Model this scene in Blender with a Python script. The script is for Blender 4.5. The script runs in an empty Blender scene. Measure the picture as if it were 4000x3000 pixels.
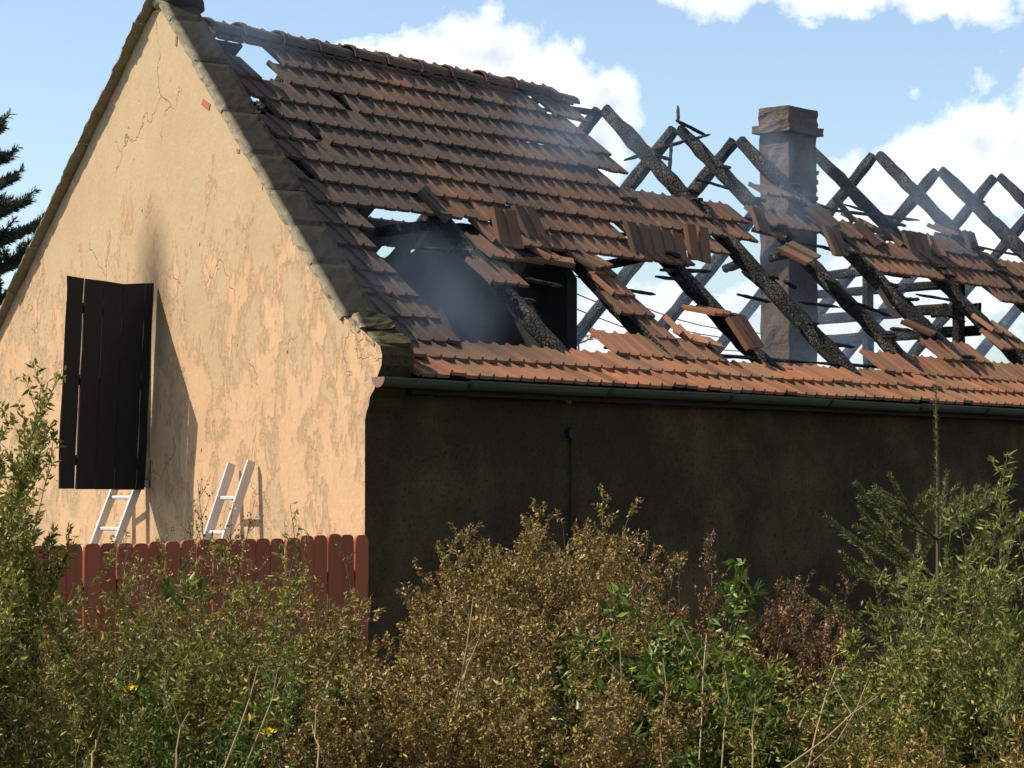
import bpy, bmesh, math, random
import numpy as np
from mathutils import Vector, Matrix

S = bpy.context.scene
COL = S.collection
R = math.radians

# ------------------------------------------------------------------ camera
# House frame: X runs along the house away from the near gable (plane X = 0),
# Y runs back from the long street wall (Y = 0), Z up, ground at 0.
FPX = 9800.0                                   # focal length in photo pixels (4000 wide)
PITCH = math.atan(410.0 / FPX)
VH = Vector((0.7705, 0.6374, 0)).normalized()  # horizontal view direction
RH = Vector((VH.y, -VH.x, 0))
CAM = Vector((-13.19, -12.28, 1.6))
FWD = VH * math.cos(PITCH) + Vector((0, 0, math.sin(PITCH)))
UPV = RH.cross(FWD)
cam_data = bpy.data.cameras.new('camera')
cam = bpy.data.objects.new('camera', cam_data)
COL.objects.link(cam)
cam_data.sensor_width = 36.0
cam_data.lens = 36.0 * FPX / 4000.0
cam_data.clip_start = 0.1
cam_data.clip_end = 5000
cam.matrix_world = Matrix((
    (RH.x, UPV.x, -FWD.x, CAM.x),
    (RH.y, UPV.y, -FWD.y, CAM.y),
    (RH.z, UPV.z, -FWD.z, CAM.z),
    (0, 0, 0, 1)))
S.camera = cam

# ------------------------------------------------------------------ light
SUN = Vector((-0.420, 0.510, 0.750)).normalized()      # towards the sun
sun_data = bpy.data.lights.new('sun', 'SUN')
sun_data.energy = 5.0
sun_data.angle = R(0.55)
sun_data.color = (1.0, 0.87, 0.70)
sun = bpy.data.objects.new('sun', sun_data)
COL.objects.link(sun)
sun.rotation_euler = (-SUN).to_track_quat('-Z', 'Y').to_euler()
S.view_settings.view_transform = 'Standard'
S.view_settings.look = 'None'
S.view_settings.gamma = 1.0
S.view_settings.use_curve_mapping = False
S.view_settings.exposure = 0.62
S.cycles.use_denoising = True
S.cycles.max_bounces = 6
S.cycles.diffuse_bounces = 3
S.cycles.transparent_max_bounces = 8
S.cycles.volume_bounces = 1
S.cycles.volume_step_rate = 2.0
S.cycles.volume_max_steps = 96


def pix_dir(px, py):
    return (FWD + RH * ((px - 2000.0) / FPX) + UPV * (-(py - 1500.0) / FPX)).normalized()


def proj(p):
    d = Vector(p) - CAM
    z = d.dot(FWD)
    return 2000 + FPX * d.dot(RH) / z, 1500 - FPX * d.dot(UPV) / z


def hit(px, py, axis, val):
    """point of the plane {axis} = val seen at a photo pixel"""
    d = pix_dir(px, py)
    t = (val - CAM[axis]) / d[axis]
    return CAM + d * t


def hit_plane(px, py, p0, n):
    d = pix_dir(px, py)
    t = (Vector(p0) - CAM).dot(n) / d.dot(n)
    return CAM + d * t


def at_depth(px, py, depth):
    d = pix_dir(px, py)
    return CAM + d * (depth / d.dot(VH))


# ------------------------------------------------------------------ world
W = bpy.data.worlds.new('World')
S.world = W
W.use_nodes = True
nt = W.node_tree
nt.nodes.clear()


def N(tree, t, **kw):
    n = tree.nodes.new(t)
    for k, v in kw.items():
        setattr(n, k, v)
    return n


def mth(tree, op, a, b=None, c=None, clamp=False):
    n = tree.nodes.new('ShaderNodeMath')
    n.operation = op
    n.use_clamp = clamp
    for i, v in enumerate((a, b, c)):
        if v is None:
            continue
        if isinstance(v, (int, float)):
            n.inputs[i].default_value = v
        else:
            tree.links.new(v, n.inputs[i])
    return n.outputs[0]


def mixc(tree, f, a, b):
    n = tree.nodes.new('ShaderNodeMix')
    n.data_type = 'RGBA'
    for i, v in ((0, f), (6, a), (7, b)):
        if isinstance(v, (int, float)):
            n.inputs[i].default_value = v
        elif isinstance(v, (tuple, list)):
            n.inputs[i].default_value = (v[0], v[1], v[2], 1)
        else:
            tree.links.new(v, n.inputs[i])
    return n.outputs[2]


def ramp(tree, f, stops, interp='LINEAR'):
    n = tree.nodes.new('ShaderNodeValToRGB')
    n.color_ramp.interpolation = interp
    el = n.color_ramp.elements
    while len(el) < len(stops):
        el.new(0.5)
    for e, (p, c) in zip(el, stops):
        e.position = p
        e.color = (c[0], c[1], c[2], 1) if isinstance(c, (tuple, list)) else (c, c, c, 1)
    tree.links.new(f, n.inputs[0])
    return n.outputs[0]


def noise(tree, vec, scale, detail=6, rough=0.55, dist=0.0, dim='3D'):
    n = tree.nodes.new('ShaderNodeTexNoise')
    n.noise_dimensions = dim
    n.inputs['Scale'].default_value = scale
    n.inputs['Detail'].default_value = detail
    n.inputs['Roughness'].default_value = rough
    n.inputs['Distortion'].default_value = dist
    if vec is not None:
        tree.links.new(vec, n.inputs['Vector'])
    return n.outputs[0]


sky = N(nt, 'ShaderNodeTexSky', sky_type='NISHITA', sun_disc=False)
sky.sun_elevation = math.asin(SUN.z)
sky.sun_rotation = math.atan2(SUN.x, SUN.y)
sky.altitude = 200
sky.air_density = 1.0
sky.dust_density = 1.0
sky.ozone_density = 1.2
tc = N(nt, 'ShaderNodeTexCoord')
dirv = tc.outputs['Generated']
# cumulus banks: puffy lobes given by (azimuth offset, elevation) in degrees
AZ0 = math.degrees(math.atan2(VH.y, VH.x))


def azel(px, py):
    d = pix_dir(px, py)
    return math.degrees(math.atan2(d.y, d.x)), math.degrees(math.asin(d.z))


sep = N(nt, 'ShaderNodeSeparateXYZ')
nt.links.new(dirv, sep.inputs[0])
az = mth(nt, 'MULTIPLY', mth(nt, 'ARCTAN2', sep.outputs[1], sep.outputs[0]), 180 / math.pi)
el = mth(nt, 'MULTIPLY', mth(nt, 'ARCSINE', sep.outputs[2]), 180 / math.pi)
comb = N(nt, 'ShaderNodeCombineXYZ')
nt.links.new(az, comb.inputs[0])
nt.links.new(el, comb.inputs[1])
ae = comb.outputs[0]
n1 = noise(nt, ae, 0.75, 9, 0.60, 0.15)
n2 = noise(nt, ae, 0.11, 5, 0.55, 0.3)
lobes = [  # photo pixel of the centre, radii in degrees
    (1900, 230, 2.0, 1.25), (1660, 280, 1.6, 1.15), (2120, 370, 1.5, 1.45), (1880, 460, 2.4, 1.5),
    (1480, 250, 1.1, 0.7), (2360, 410, 1.15, 1.05), (2310, 580, 1.0, 1.3), (1370, 230, 0.9, 0.55),
    (3780, 690, 2.1, 2.2), (4050, 600, 2.2, 2.1), (3520, 800, 1.9, 1.4), (3280, 800, 1.5, 1.2),
    (3750, 1000, 3.6, 2.0), (2900, 1290, 7.0, 1.2),
    (2790, -50, 1.6, 0.85), (3250, -70, 2.2, 1.0), (3750, -80, 2.6, 1.1),
]
dens = None
for (px, py, ra, re) in lobes:
    a0, e0 = azel(px, py)
    da = mth(nt, 'DIVIDE', mth(nt, 'SUBTRACT', az, a0), ra)
    de = mth(nt, 'DIVIDE', mth(nt, 'SUBTRACT', el, e0), re)
    q = mth(nt, 'SQRT', mth(nt, 'ADD', mth(nt, 'MULTIPLY', da, da), mth(nt, 'MULTIPLY', de, de)))
    b = mth(nt, 'SUBTRACT', 1.0, q)
    dens = b if dens is None else mth(nt, 'SMOOTH_MAX', dens, b, 0.25)
# loose scattered cloud everywhere else in the sky
away = mth(nt, 'MULTIPLY', mth(nt, 'SUBTRACT', mth(nt, 'ABSOLUTE', mth(nt, 'SUBTRACT', az, AZ0)), 15.0), 0.2, clamp=True)
scat = mth(nt, 'SUBTRACT', mth(nt, 'MULTIPLY', mth(nt, 'SUBTRACT', n2, 0.53), 9.0), mth(nt, 'MULTIPLY', mth(nt, 'SUBTRACT', 1.0, away), 6.0))
dens = mth(nt, 'MAXIMUM', mth(nt, 'MAXIMUM', dens, -1.0), mth(nt, 'MINIMUM', scat, 0.8))
field = mth(nt, 'ADD', dens, mth(nt, 'MULTIPLY', mth(nt, 'SUBTRACT', n1, 0.5), 1.75))
mask = ramp(nt, field, [(0.08, 0.0), (0.34, 0.70), (0.66, 1.0)])
n3 = noise(nt, ae, 0.42, 5, 0.5, 0.2)
shade = mth(nt, 'MULTIPLY', ramp(nt, n3, [(0.42, 0.0), (0.66, 1.0)]), ramp(nt, field, [(0.25, 0.0), (0.85, 1.0)]))
cloudc = mixc(nt, shade, (7.2, 7.15, 7.1), (4.1, 4.5, 5.0))
bgc = mixc(nt, mth(nt, 'MULTIPLY', mask, 0.97), sky.outputs[0], cloudc)
bg = N(nt, 'ShaderNodeBackground')
bg.inputs['Strength'].default_value = 0.118
nt.links.new(bgc, bg.inputs['Color'])
wo = N(nt, 'ShaderNodeOutputWorld')
nt.links.new(bg.outputs[0], wo.inputs['Surface'])

# ------------------------------------------------------------------ materials


def mat(name):
    m = bpy.data.materials.new(name)
    m.use_nodes = True
    t = m.node_tree
    b = t.nodes['Principled BSDF']
    b.inputs['Roughness'].default_value = 0.85
    b.inputs['Specular IOR Level'].default_value = 0.25
    g = t.nodes.new('ShaderNodeNewGeometry')
    return m, t, b, g.outputs['Position'], g


def setc(t, b, c):
    if isinstance(c, (tuple, list)):
        b.inputs['Base Color'].default_value = (c[0], c[1], c[2], 1)
    else:
        t.links.new(c, b.inputs['Base Color'])


def bump(t, b, h, strength=0.5, dist=0.01, prev=None):
    n = t.nodes.new('ShaderNodeBump')
    n.inputs['Strength'].default_value = strength
    n.inputs['Distance'].default_value = dist
    t.links.new(h, n.inputs['Height'])
    if prev is not None:
        t.links.new(prev, n.inputs['Normal'])
    t.links.new(n.outputs[0], b.inputs['Normal'])
    return n.outputs[0]


def scalev(t, vec, s):
    n = t.nodes.new('ShaderNodeMapping')
    n.inputs['Scale'].default_value = s
    t.links.new(vec, n.inputs['Vector'])
    return n.outputs[0]


def voro(t, vec, scale, feature='F1', out='Distance', rnd=1.0):
    n = t.nodes.new('ShaderNodeTexVoronoi')
    n.feature = feature
    n.inputs['Scale'].default_value = scale
    n.inputs['Randomness'].default_value = rnd
    t.links.new(vec, n.inputs['Vector'])
    return n.outputs[out]


M = {}

# -- sun-bleached peach plaster of the gable: paint flaked off to a green-grey coat
m, t, b, P, g = mat('gable_plaster')
warp = noise(t, P, 3.0, 4, 0.6)
pv = scalev(t, P, (1.2, 1.2, 0.62))
flk = noise(t, pv, 2.7, 14, 0.74, 0.12)
sepz = N(t, 'ShaderNodeSeparateXYZ')
t.links.new(P, sepz.inputs[0])
hi = mth(t, 'MULTIPLY', mth(t, 'SUBTRACT', sepz.outputs[2], 2.35), 0.30, clamp=True)
flake = ramp(t, mth(t, 'ADD', flk, mth(t, 'MULTIPLY', hi, 0.30)), [(0.515, 0.0), (0.570, 0.6), (0.66, 0.9), (0.78, 1.0)])
peach = mixc(t, noise(t, P, 1.3, 5, 0.6), (0.48, 0.300, 0.175), (0.57, 0.395, 0.250))
grn = mixc(t, noise(t, P, 5.0, 5, 0.6), (0.30, 0.262, 0.165), (0.41, 0.355, 0.235))
c = mixc(t, mth(t, 'MULTIPLY', flake, 0.66), peach, grn)
c = mixc(t, mth(t, 'MULTIPLY', ramp(t, noise(t, P, 1.1, 8, 0.7), [(0.42, 0.0), (0.72, 1.0)]), 0.42), c, (0.34, 0.235, 0.13))
fine = noise(t, P, 26, 6, 0.7)
c = mixc(t, mth(t, 'MULTIPLY', ramp(t, fine, [(0.45, 0.0), (0.75, 1.0)]), 0.5), c, (0.36, 0.25, 0.14))
streak = noise(t, scalev(t, P, (1, 9, 0.7)), 2.2, 6, 0.6)
c = mixc(t, mth(t, 'MULTIPLY', ramp(t, streak, [(0.52, 0.0), (0.75, 1.0)]), 0.40), c, (0.42, 0.30, 0.17))
# spalls: small dark pits
pit = ramp(t, voro(t, scalev(t, P, (1, 1.5, 0.8)), 3.8), [(0.035, 1.0), (0.06, 0.0)])
pit = mth(t, 'MULTIPLY', pit, ramp(t, noise(t, P, 1.7, 3, 0.5), [(0.50, 0.0), (0.56, 1.0)]))
c = mixc(t, mth(t, 'MULTIPLY', pit, 0.75), c, (0.12, 0.075, 0.045))
# cracks
vw = N(t, 'ShaderNodeVectorMath', operation='ADD')
nz = t.nodes.new('ShaderNodeTexNoise')
nz.inputs['Scale'].default_value = 4.5
nz.inputs['Detail'].default_value = 6
t.links.new(P, nz.inputs['Vector'])
vs = N(t, 'ShaderNodeVectorMath', operation='SCALE')
vs.inputs['Scale'].default_value = 0.45
t.links.new(nz.outputs['Color'], vs.inputs[0])
t.links.new(P, vw.inputs[0])
t.links.new(vs.outputs[0], vw.inputs[1])
ck = voro(t, scalev(t, vw.outputs[0], (1, 1.0, 0.75)), 0.85, 'DISTANCE_TO_EDGE')
crk = mth(t, 'MULTIPLY', ramp(t, ck, [(0.0, 1.0), (0.0050, 0.0)]), ramp(t, noise(t, P, 1.3, 3, 0.5), [(0.50, 0.0), (0.56, 1.0)]))
c = mixc(t, mth(t, 'MULTIPLY', crk, 0.38), c, (0.10, 0.06, 0.035))
# soot fan above the hatch
ws = N(t, 'ShaderNodeVectorMath', operation='SUBTRACT')
t.links.new(P, ws.inputs[0])
ws.inputs[1].default_value = (1.04, 3.38, 3.30)
wl = N(t, 'ShaderNodeVectorMath', operation='LENGTH')
t.links.new(scalev(t, ws.outputs[0], (2.4, 2.4, 1.25)), wl.inputs[0])
soot = ramp(t, mth(t, 'ADD', wl.outputs['Value'], mth(t, 'MULTIPLY', mth(t, 'SUBTRACT', warp, 0.5), 0.35)), [(0.12, 0.85), (0.55, 0.45), (1.05, 0.0)])
c = mixc(t, soot, c, (0.085, 0.062, 0.045))
setc(t, b, c)
b.inputs['Roughness'].default_value = 0.92
b.inputs['Specular IOR Level'].default_value = 0.1
hgt = mth(t, 'ADD', mth(t, 'MULTIPLY', flake, -0.55), mth(t, 'ADD', mth(t, 'MULTIPLY', flk, 0.8), mth(t, 'ADD', mth(t, 'MULTIPLY', fine, 0.25), mth(t, 'MULTIPLY', mth(t, 'ADD', mth(t, 'MULTIPLY', crk, 0.5), pit), -1.0))))
bump(t, b, hgt, 0.95, 0.018)
M['plaster'] = m

# -- long street wall: dirty, tarry, smoke-dark render
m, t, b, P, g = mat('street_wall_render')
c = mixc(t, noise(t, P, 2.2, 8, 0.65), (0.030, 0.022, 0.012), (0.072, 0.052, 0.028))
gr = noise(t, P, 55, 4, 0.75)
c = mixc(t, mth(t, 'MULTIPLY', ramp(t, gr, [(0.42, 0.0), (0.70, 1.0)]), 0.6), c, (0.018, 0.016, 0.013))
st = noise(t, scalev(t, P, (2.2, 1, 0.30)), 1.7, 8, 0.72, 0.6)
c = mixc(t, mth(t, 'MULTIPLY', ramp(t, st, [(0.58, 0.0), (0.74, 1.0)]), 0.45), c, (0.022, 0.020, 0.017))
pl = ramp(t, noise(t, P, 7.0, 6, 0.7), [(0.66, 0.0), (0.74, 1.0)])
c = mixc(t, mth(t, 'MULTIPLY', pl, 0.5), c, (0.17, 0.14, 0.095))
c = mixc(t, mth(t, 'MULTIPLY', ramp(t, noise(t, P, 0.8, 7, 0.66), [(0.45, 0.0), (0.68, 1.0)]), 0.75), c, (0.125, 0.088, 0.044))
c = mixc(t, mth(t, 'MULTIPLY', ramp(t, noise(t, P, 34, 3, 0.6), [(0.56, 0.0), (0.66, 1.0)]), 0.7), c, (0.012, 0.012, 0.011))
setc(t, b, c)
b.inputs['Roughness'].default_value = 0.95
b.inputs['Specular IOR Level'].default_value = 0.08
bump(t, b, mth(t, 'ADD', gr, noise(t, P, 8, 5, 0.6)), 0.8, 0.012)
M['street_wall'] = m

# -- coping of the gable parapet: weathered mortar with moss low down
m, t, b, P, g = mat('coping_mortar')
c = mixc(t, noise(t, P, 6, 7, 0.65), (0.17, 0.15, 0.105), (0.33, 0.285, 0.195))
c = mixc(t, mth(t, 'MULTIPLY', ramp(t, noise(t, P, 19, 5, 0.7), [(0.52, 0.0), (0.66, 1.0)]), 0.6), c, (0.10, 0.090, 0.065))
sz = N(t, 'ShaderNodeSeparateXYZ')
t.links.new(P, sz.inputs[0])
low = mth(t, 'MULTIPLY', mth(t, 'SUBTRACT', 2.95, sz.outputs[2]), 2.0, clamp=True)
moss = mth(t, 'MULTIPLY', low, ramp(t, noise(t, P, 5.5, 6, 0.65), [(0.40, 0.0), (0.56, 1.0)]))
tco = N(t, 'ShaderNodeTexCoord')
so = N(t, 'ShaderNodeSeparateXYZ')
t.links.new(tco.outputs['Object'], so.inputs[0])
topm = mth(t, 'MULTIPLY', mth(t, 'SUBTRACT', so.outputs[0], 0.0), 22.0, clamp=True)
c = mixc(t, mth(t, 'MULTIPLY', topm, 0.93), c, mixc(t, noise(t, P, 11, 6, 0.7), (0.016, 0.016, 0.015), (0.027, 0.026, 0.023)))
c = mixc(t, mth(t, 'MULTIPLY', moss, 0.7), c, (0.16, 0.130, 0.032))
setc(t, b, c)
b.inputs['Specular IOR Level'].default_value = 0.03
b.inputs['Roughness'].default_value = 1.0
bump(t, b, mth(t, 'ADD', noise(t, P, 24, 6, 0.7), noise(t, scalev(t, P, (1, 6, 6)), 3, 4, 0.6)), 0.45, 0.008)
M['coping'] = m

# -- burnt clay tiles
m, t, b, P, g = mat('clay_tile')
oi = N(t, 'ShaderNodeObjectInfo')
rnd = mth(t, 'FRACT', mth(t, 'ADD', mth(t, 'MULTIPLY', g.outputs['Random Per Island'], 7.13), mth(t, 'MULTIPLY', oi.outputs['Random'], 3.77)))
c = ramp(t, rnd, [(0.0, (0.15, 0.080, 0.052)), (0.30, (0.24, 0.110, 0.064)), (0.55, (0.31, 0.132, 0.075)), (0.78, (0.20, 0.130, 0.080)), (1.0, (0.36, 0.150, 0.080))])
c = mixc(t, mth(t, 'MULTIPLY', ramp(t, noise(t, P, 9, 6, 0.7), [(0.45, 0.0), (0.70, 1.0)]), 0.55), c, (0.17, 0.130, 0.075))
sz = N(t, 'ShaderNodeSeparateXYZ')
t.links.new(P, sz.inputs[0])
up = mth(t, 'MULTIPLY', mth(t, 'SUBTRACT', sz.outputs[2], 2.72), 0.55, clamp=True)
near = mth(t, 'MULTIPLY', mth(t, 'MULTIPLY', mth(t, 'SUBTRACT', 3.0, sz.outputs[0]), 0.75, clamp=True), mth(t, 'MULTIPLY', mth(t, 'SUBTRACT', sz.outputs[2], 2.45), 2.5, clamp=True))
nso = noise(t, P, 0.9, 6, 0.6)
soot = mth(t, 'ADD', mth(t, 'ADD', mth(t, 'MULTIPLY', up, 0.85), mth(t, 'MULTIPLY', near, 1.0)), mth(t, 'MULTIPLY', mth(t, 'SUBTRACT', nso, 0.44), 1.5), clamp=True)
c = mixc(t, mth(t, 'MULTIPLY', soot, 0.90), c, mixc(t, noise(t, P, 30, 3, 0.5), (0.032, 0.030, 0.029), (0.100, 0.086, 0.076)))
lich = ramp(t, noise(t, P, 14, 5, 0.7), [(0.62, 0.0), (0.70, 1.0)])
c = mixc(t, mth(t, 'MULTIPLY', lich, 0.35), c, (0.24, 0.20, 0.09))
setc(t, b, c)
b.inputs['Roughness'].default_value = 0.95
b.inputs['Specular IOR Level'].default_value = 0.06
bump(t, b, noise(t, P, 60, 5, 0.7), 0.5, 0.004)
M['tile'] = m

# -- charred timber: alligator cracking
m, t, b, P, g = mat('charred_timber')
dv = N(t, 'ShaderNodeVectorMath', operation='ADD')
nz = t.nodes.new('ShaderNodeTexNoise')
nz.inputs['Scale'].default_value = 9
t.links.new(P, nz.inputs['Vector'])
vs = N(t, 'ShaderNodeVectorMath', operation='SCALE')
vs.inputs['Scale'].default_value = 0.06
t.links.new(nz.outputs['Color'], vs.inputs[0])
t.links.new(P, dv.inputs[0])
t.links.new(vs.outputs[0], dv.inputs[1])
ed = voro(t, dv.outputs[0], 26, 'DISTANCE_TO_EDGE')
blk = ramp(t, ed, [(0.0, 0.0), (0.16, 1.0)])
ash = ramp(t, noise(t, P, 3.2, 8, 0.75), [(0.50, 0.0), (0.70, 1.0)])
c = mixc(t, ash, (0.014, 0.014, 0.014), (0.135, 0.122, 0.098))
c = mixc(t, blk, (0.006, 0.006, 0.006), c)
setc(t, b, c)
b.inputs['Roughness'].default_value = 0.7
b.inputs['Specular IOR Level'].default_value = 0.2
bump(t, b, mth(t, 'ADD', mth(t, 'MULTIPLY', blk, 1.0), mth(t, 'MULTIPLY', noise(t, P, 70, 3, 0.6), 0.3)), 1.0, 0.018)
M['char'] = m

m, t, b, P, g = mat('soot_black')
setc(t, b, mixc(t, noise(t, P, 4, 6, 0.6), (0.010, 0.010, 0.011), (0.034, 0.032, 0.030)))
bump(t, b, noise(t, P, 20, 5, 0.6), 0.6, 0.01)
M['soot'] = m

# -- chimney: patchy render over brick
m, t, b, P, g = mat('chimney_render')
br = N(t, 'ShaderNodeTexBrick')
br.inputs['Scale'].default_value = 1.0
br.inputs['Brick Width'].default_value = 0.20
br.inputs['Row Height'].default_value = 0.078
br.inputs['Mortar Size'].default_value = 0.006
br.inputs['Color1'].default_value = (0.095, 0.052, 0.036, 1)
br.inputs['Color2'].default_value = (0.13, 0.072, 0.048, 1)
br.inputs['Mortar'].default_value = (0.11, 0.095, 0.08, 1)
cx = N(t, 'ShaderNodeCombineXYZ')
sz = N(t, 'ShaderNodeSeparateXYZ')
t.links.new(P, sz.inputs[0])
t.links.new(mth(t, 'ADD', sz.outputs[0], sz.outputs[1]), cx.inputs[0])
t.links.new(sz.outputs[2], cx.inputs[1])
t.links.new(cx.outputs[0], br.inputs['Vector'])
ren = mixc(t, noise(t, P, 7, 7, 0.65), (0.058, 0.043, 0.028), (0.145, 0.105, 0.066))
pm = ramp(t, noise(t, P, 3.6, 6, 0.65), [(0.50, 0.0), (0.56, 1.0)])
c = mixc(t, pm, ren, br.outputs['Color'])
c = mixc(t, mth(t, 'MULTIPLY', ramp(t, noise(t, P, 2.3, 5, 0.6), [(0.40, 0.0), (0.70, 1.0)]), 0.7), c, (0.05, 0.045, 0.04))
setc(t, b, c)
bump(t, b, mth(t, 'ADD', mth(t, 'MULTIPLY', pm, -0.6), mth(t, 'ADD', noise(t, P, 18, 6, 0.7), mth(t, 'MULTIPLY', br.outputs['Fac'], -0.3))), 0.9, 0.02)
M['chimney'] = m

# -- zinc gutter, mossy
m, t, b, P, g = mat('old_gutter')
c = mixc(t, noise(t, scalev(t, P, (0.6, 4, 4)), 4, 6, 0.6), (0.024, 0.030, 0.018), (0.070, 0.078, 0.046))
setc(t, b, c)
b.inputs['Roughness'].default_value = 0.6
M['gutter'] = m
m, t, b, P, g = mat('gutter_cap_rust')
setc(t, b, mixc(t, noise(t, P, 20, 5, 0.6), (0.20, 0.115, 0.085), (0.27, 0.17, 0.13)))
M['gutter_cap'] = m

# -- shutter boards
m, t, b, P, g = mat('tarred_boards')
gr = noise(t, scalev(t, P, (30, 30, 1.5)), 2.0, 5, 0.6)
setc(t, b, mixc(t, gr, (0.005, 0.007, 0.010), (0.014, 0.017, 0.022)))
b.inputs['Roughness'].default_value = 0.7
bump(t, b, gr, 0.5, 0.004)
M['board'] = m

# -- red fence paint
m, t, b, P, g = mat('fence_paint')
gr = noise(t, scalev(t, P, (14, 14, 0.9)), 3.0, 6, 0.6)
oi = N(t, 'ShaderNodeObjectInfo')
c = mixc(t, oi.outputs['Random'], (0.24, 0.062, 0.028), (0.33, 0.085, 0.036))
c = mixc(t, ramp(t, gr, [(0.55, 0.0), (0.8, 0.7)]), c, (0.12, 0.03, 0.022))
setc(t, b, c)
b.inputs['Roughness'].default_value = 0.7
bump(t, b, gr, 0.4, 0.003)
M['fence'] = m

m, t, b, P, g = mat('aluminium')
setc(t, b, mixc(t, noise(t, P, 30, 4, 0.6), (0.50, 0.50, 0.52), (0.62, 0.62, 0.62)))
b.inputs['Metallic'].default_value = 0.35
b.inputs['Roughness'].default_value = 0.42
M['alu'] = m

m, t, b, P, g = mat('red_brick')
setc(t, b, mixc(t, noise(t, P, 25, 5, 0.6), (0.26, 0.085, 0.050), (0.40, 0.15, 0.085)))
bump(t, b, noise(t, P, 40, 5, 0.6), 0.6, 0.006)
M['brick'] = m

m, t, b, P, g = mat('earth')
setc(t, b, mixc(t, noise(t, P, 3, 8, 0.65), (0.028, 0.026, 0.012), (0.075, 0.066, 0.028)))
bump(t, b, noise(t, P, 12, 6, 0.7), 0.8, 0.04)
M['earth'] = m

m, t, b, P, g = mat('neighbour_wall')
setc(t, b, mixc(t, noise(t, P, 1.5, 5, 0.6), (0.50, 0.46, 0.38), (0.62, 0.57, 0.48)))
M['nwall'] = m
m, t, b, P, g = mat('neighbour_roof')
setc(t, b, mixc(t, noise(t, P, 2.5, 5, 0.6), (0.30, 0.11, 0.07), (0.38, 0.16, 0.10)))
M['nroof'] = m
m, t, b, P, g = mat('cable_black')
setc(t, b, (0.03, 0.03, 0.03))
M['cable'] = m
m, t, b, P, g = mat('window_glass')
setc(t, b, (0.03, 0.035, 0.04))
b.inputs['Roughness'].default_value = 0.15
M['glass'] = m


def leaf_mat(name, stops, trans=0.28, rough=0.55, spec=0.35):
    m = bpy.data.materials.new(name)
    m.use_nodes = True
    t = m.node_tree
    b = t.nodes['Principled BSDF']
    b.inputs['Roughness'].default_value = rough
    b.inputs['Specular IOR Level'].default_value = spec
    a = N(t, 'ShaderNodeAttribute', attribute_name='tone')
    c = ramp(t, a.outputs['Fac'], stops)
    t.links.new(c, b.inputs['Base Color'])
    tr = N(t, 'ShaderNodeBsdfTranslucent')
    t.links.new(c, tr.inputs['Color'])
    mx = N(t, 'ShaderNodeMixShader')
    mx.inputs[0].default_value = trans
    t.links.new(b.outputs[0], mx.inputs[1])
    t.links.new(tr.outputs[0], mx.inputs[2])
    t.links.new(mx.outputs[0], t.nodes['Material Output'].inputs['Surface'])
    M[name] = m


leaf_mat('leaf_brown', [(0.0, (0.085, 0.056, 0.014)), (0.35, (0.185, 0.122, 0.030)), (0.65, (0.300, 0.208, 0.054)), (0.88, (0.43, 0.31, 0.092)), (1.0, (0.14, 0.15, 0.028))], 0.15)
leaf_mat('leaf_olive', [(0.0, (0.055, 0.060, 0.010)), (0.35, (0.155, 0.155, 0.022)), (0.65, (0.260, 0.240, 0.040)), (0.86, (0.37, 0.30, 0.065)), (1.0, (0.44, 0.31, 0.09))], 0.25)
leaf_mat('leaf_green', [(0.0, (0.032, 0.056, 0.008)), (0.45, (0.085, 0.135, 0.014)), (0.80, (0.150, 0.215, 0.024)), (0.95, (0.23, 0.26, 0.035)), (1.0, (0.44, 0.35, 0.035))], 0.30, 0.42, 0.4)
leaf_mat('leaf_pale', [(0.0, (0.065, 0.080, 0.013)), (0.45, (0.150, 0.172, 0.030)), (0.80, (0.250, 0.265, 0.055)), (1.0, (0.35, 0.33, 0.095))], 0.28)
leaf_mat('leaf_rust', [(0.0, (0.080, 0.040, 0.016)), (0.5, (0.185, 0.095, 0.036)), (0.9, (0.28, 0.16, 0.06)), (1.0, (0.34, 0.23, 0.09))], 0.12)
leaf_mat('needle', [(0.0, (0.030, 0.050, 0.008)), (0.5, (0.080, 0.102, 0.017)), (0.9, (0.165, 0.165, 0.034)), (1.0, (0.25, 0.19, 0.055))], 0.10)
leaf_mat('needle_blue', [(0.0, (0.034, 0.056, 0.038)), (0.6, (0.075, 0.105, 0.066)), (1.0, (0.15, 0.165, 0.085))], 0.35)
leaf_mat('straw', [(0.0, (0.15, 0.10, 0.042)), (0.5, (0.27, 0.185, 0.085)), (1.0, (0.42, 0.32, 0.17))], 0.1)
leaf_mat('flower', [(0.0, (0.62, 0.42, 0.02)), (1.0, (0.75, 0.58, 0.04))], 0.3)
leaf_mat('stem_brown', [(0.0, (0.055, 0.035, 0.018)), (1.0, (0.15, 0.10, 0.05))], 0.0)
leaf_mat('stem_green', [(0.0, (0.07, 0.075, 0.025)), (1.0, (0.15, 0.13, 0.055))], 0.0)
leaf_mat('bark', [(0.0, (0.05, 0.034, 0.02)), (1.0, (0.12, 0.08, 0.045))], 0.0)

# ------------------------------------------------------------------ helpers


def link(o, parent=None):
    COL.objects.link(o)
    if parent is not None:
        o.parent = parent
    return o


def mobj(name, verts, faces, material, parent=None, smooth=False):
    me = bpy.data.meshes.new(name)
    me.from_pydata([tuple(v) for v in verts], [], faces)
    me.update()
    if smooth:
        for p in me.polygons:
            p.use_smooth = True
    me.materials.append(material)
    return link(bpy.data.objects.new(name, me), parent)


def bm_obj(name, bm, material, parent=None, smooth=False):
    me = bpy.data.meshes.new(name)
    bmesh.ops.recalc_face_normals(bm, faces=bm.faces[:])
    bm.to_mesh(me)
    bm.free()
    if smooth:
        for p in me.polygons:
            p.use_smooth = True
    me.materials.append(material)
    return link(bpy.data.objects.new(name, me), parent)


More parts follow.
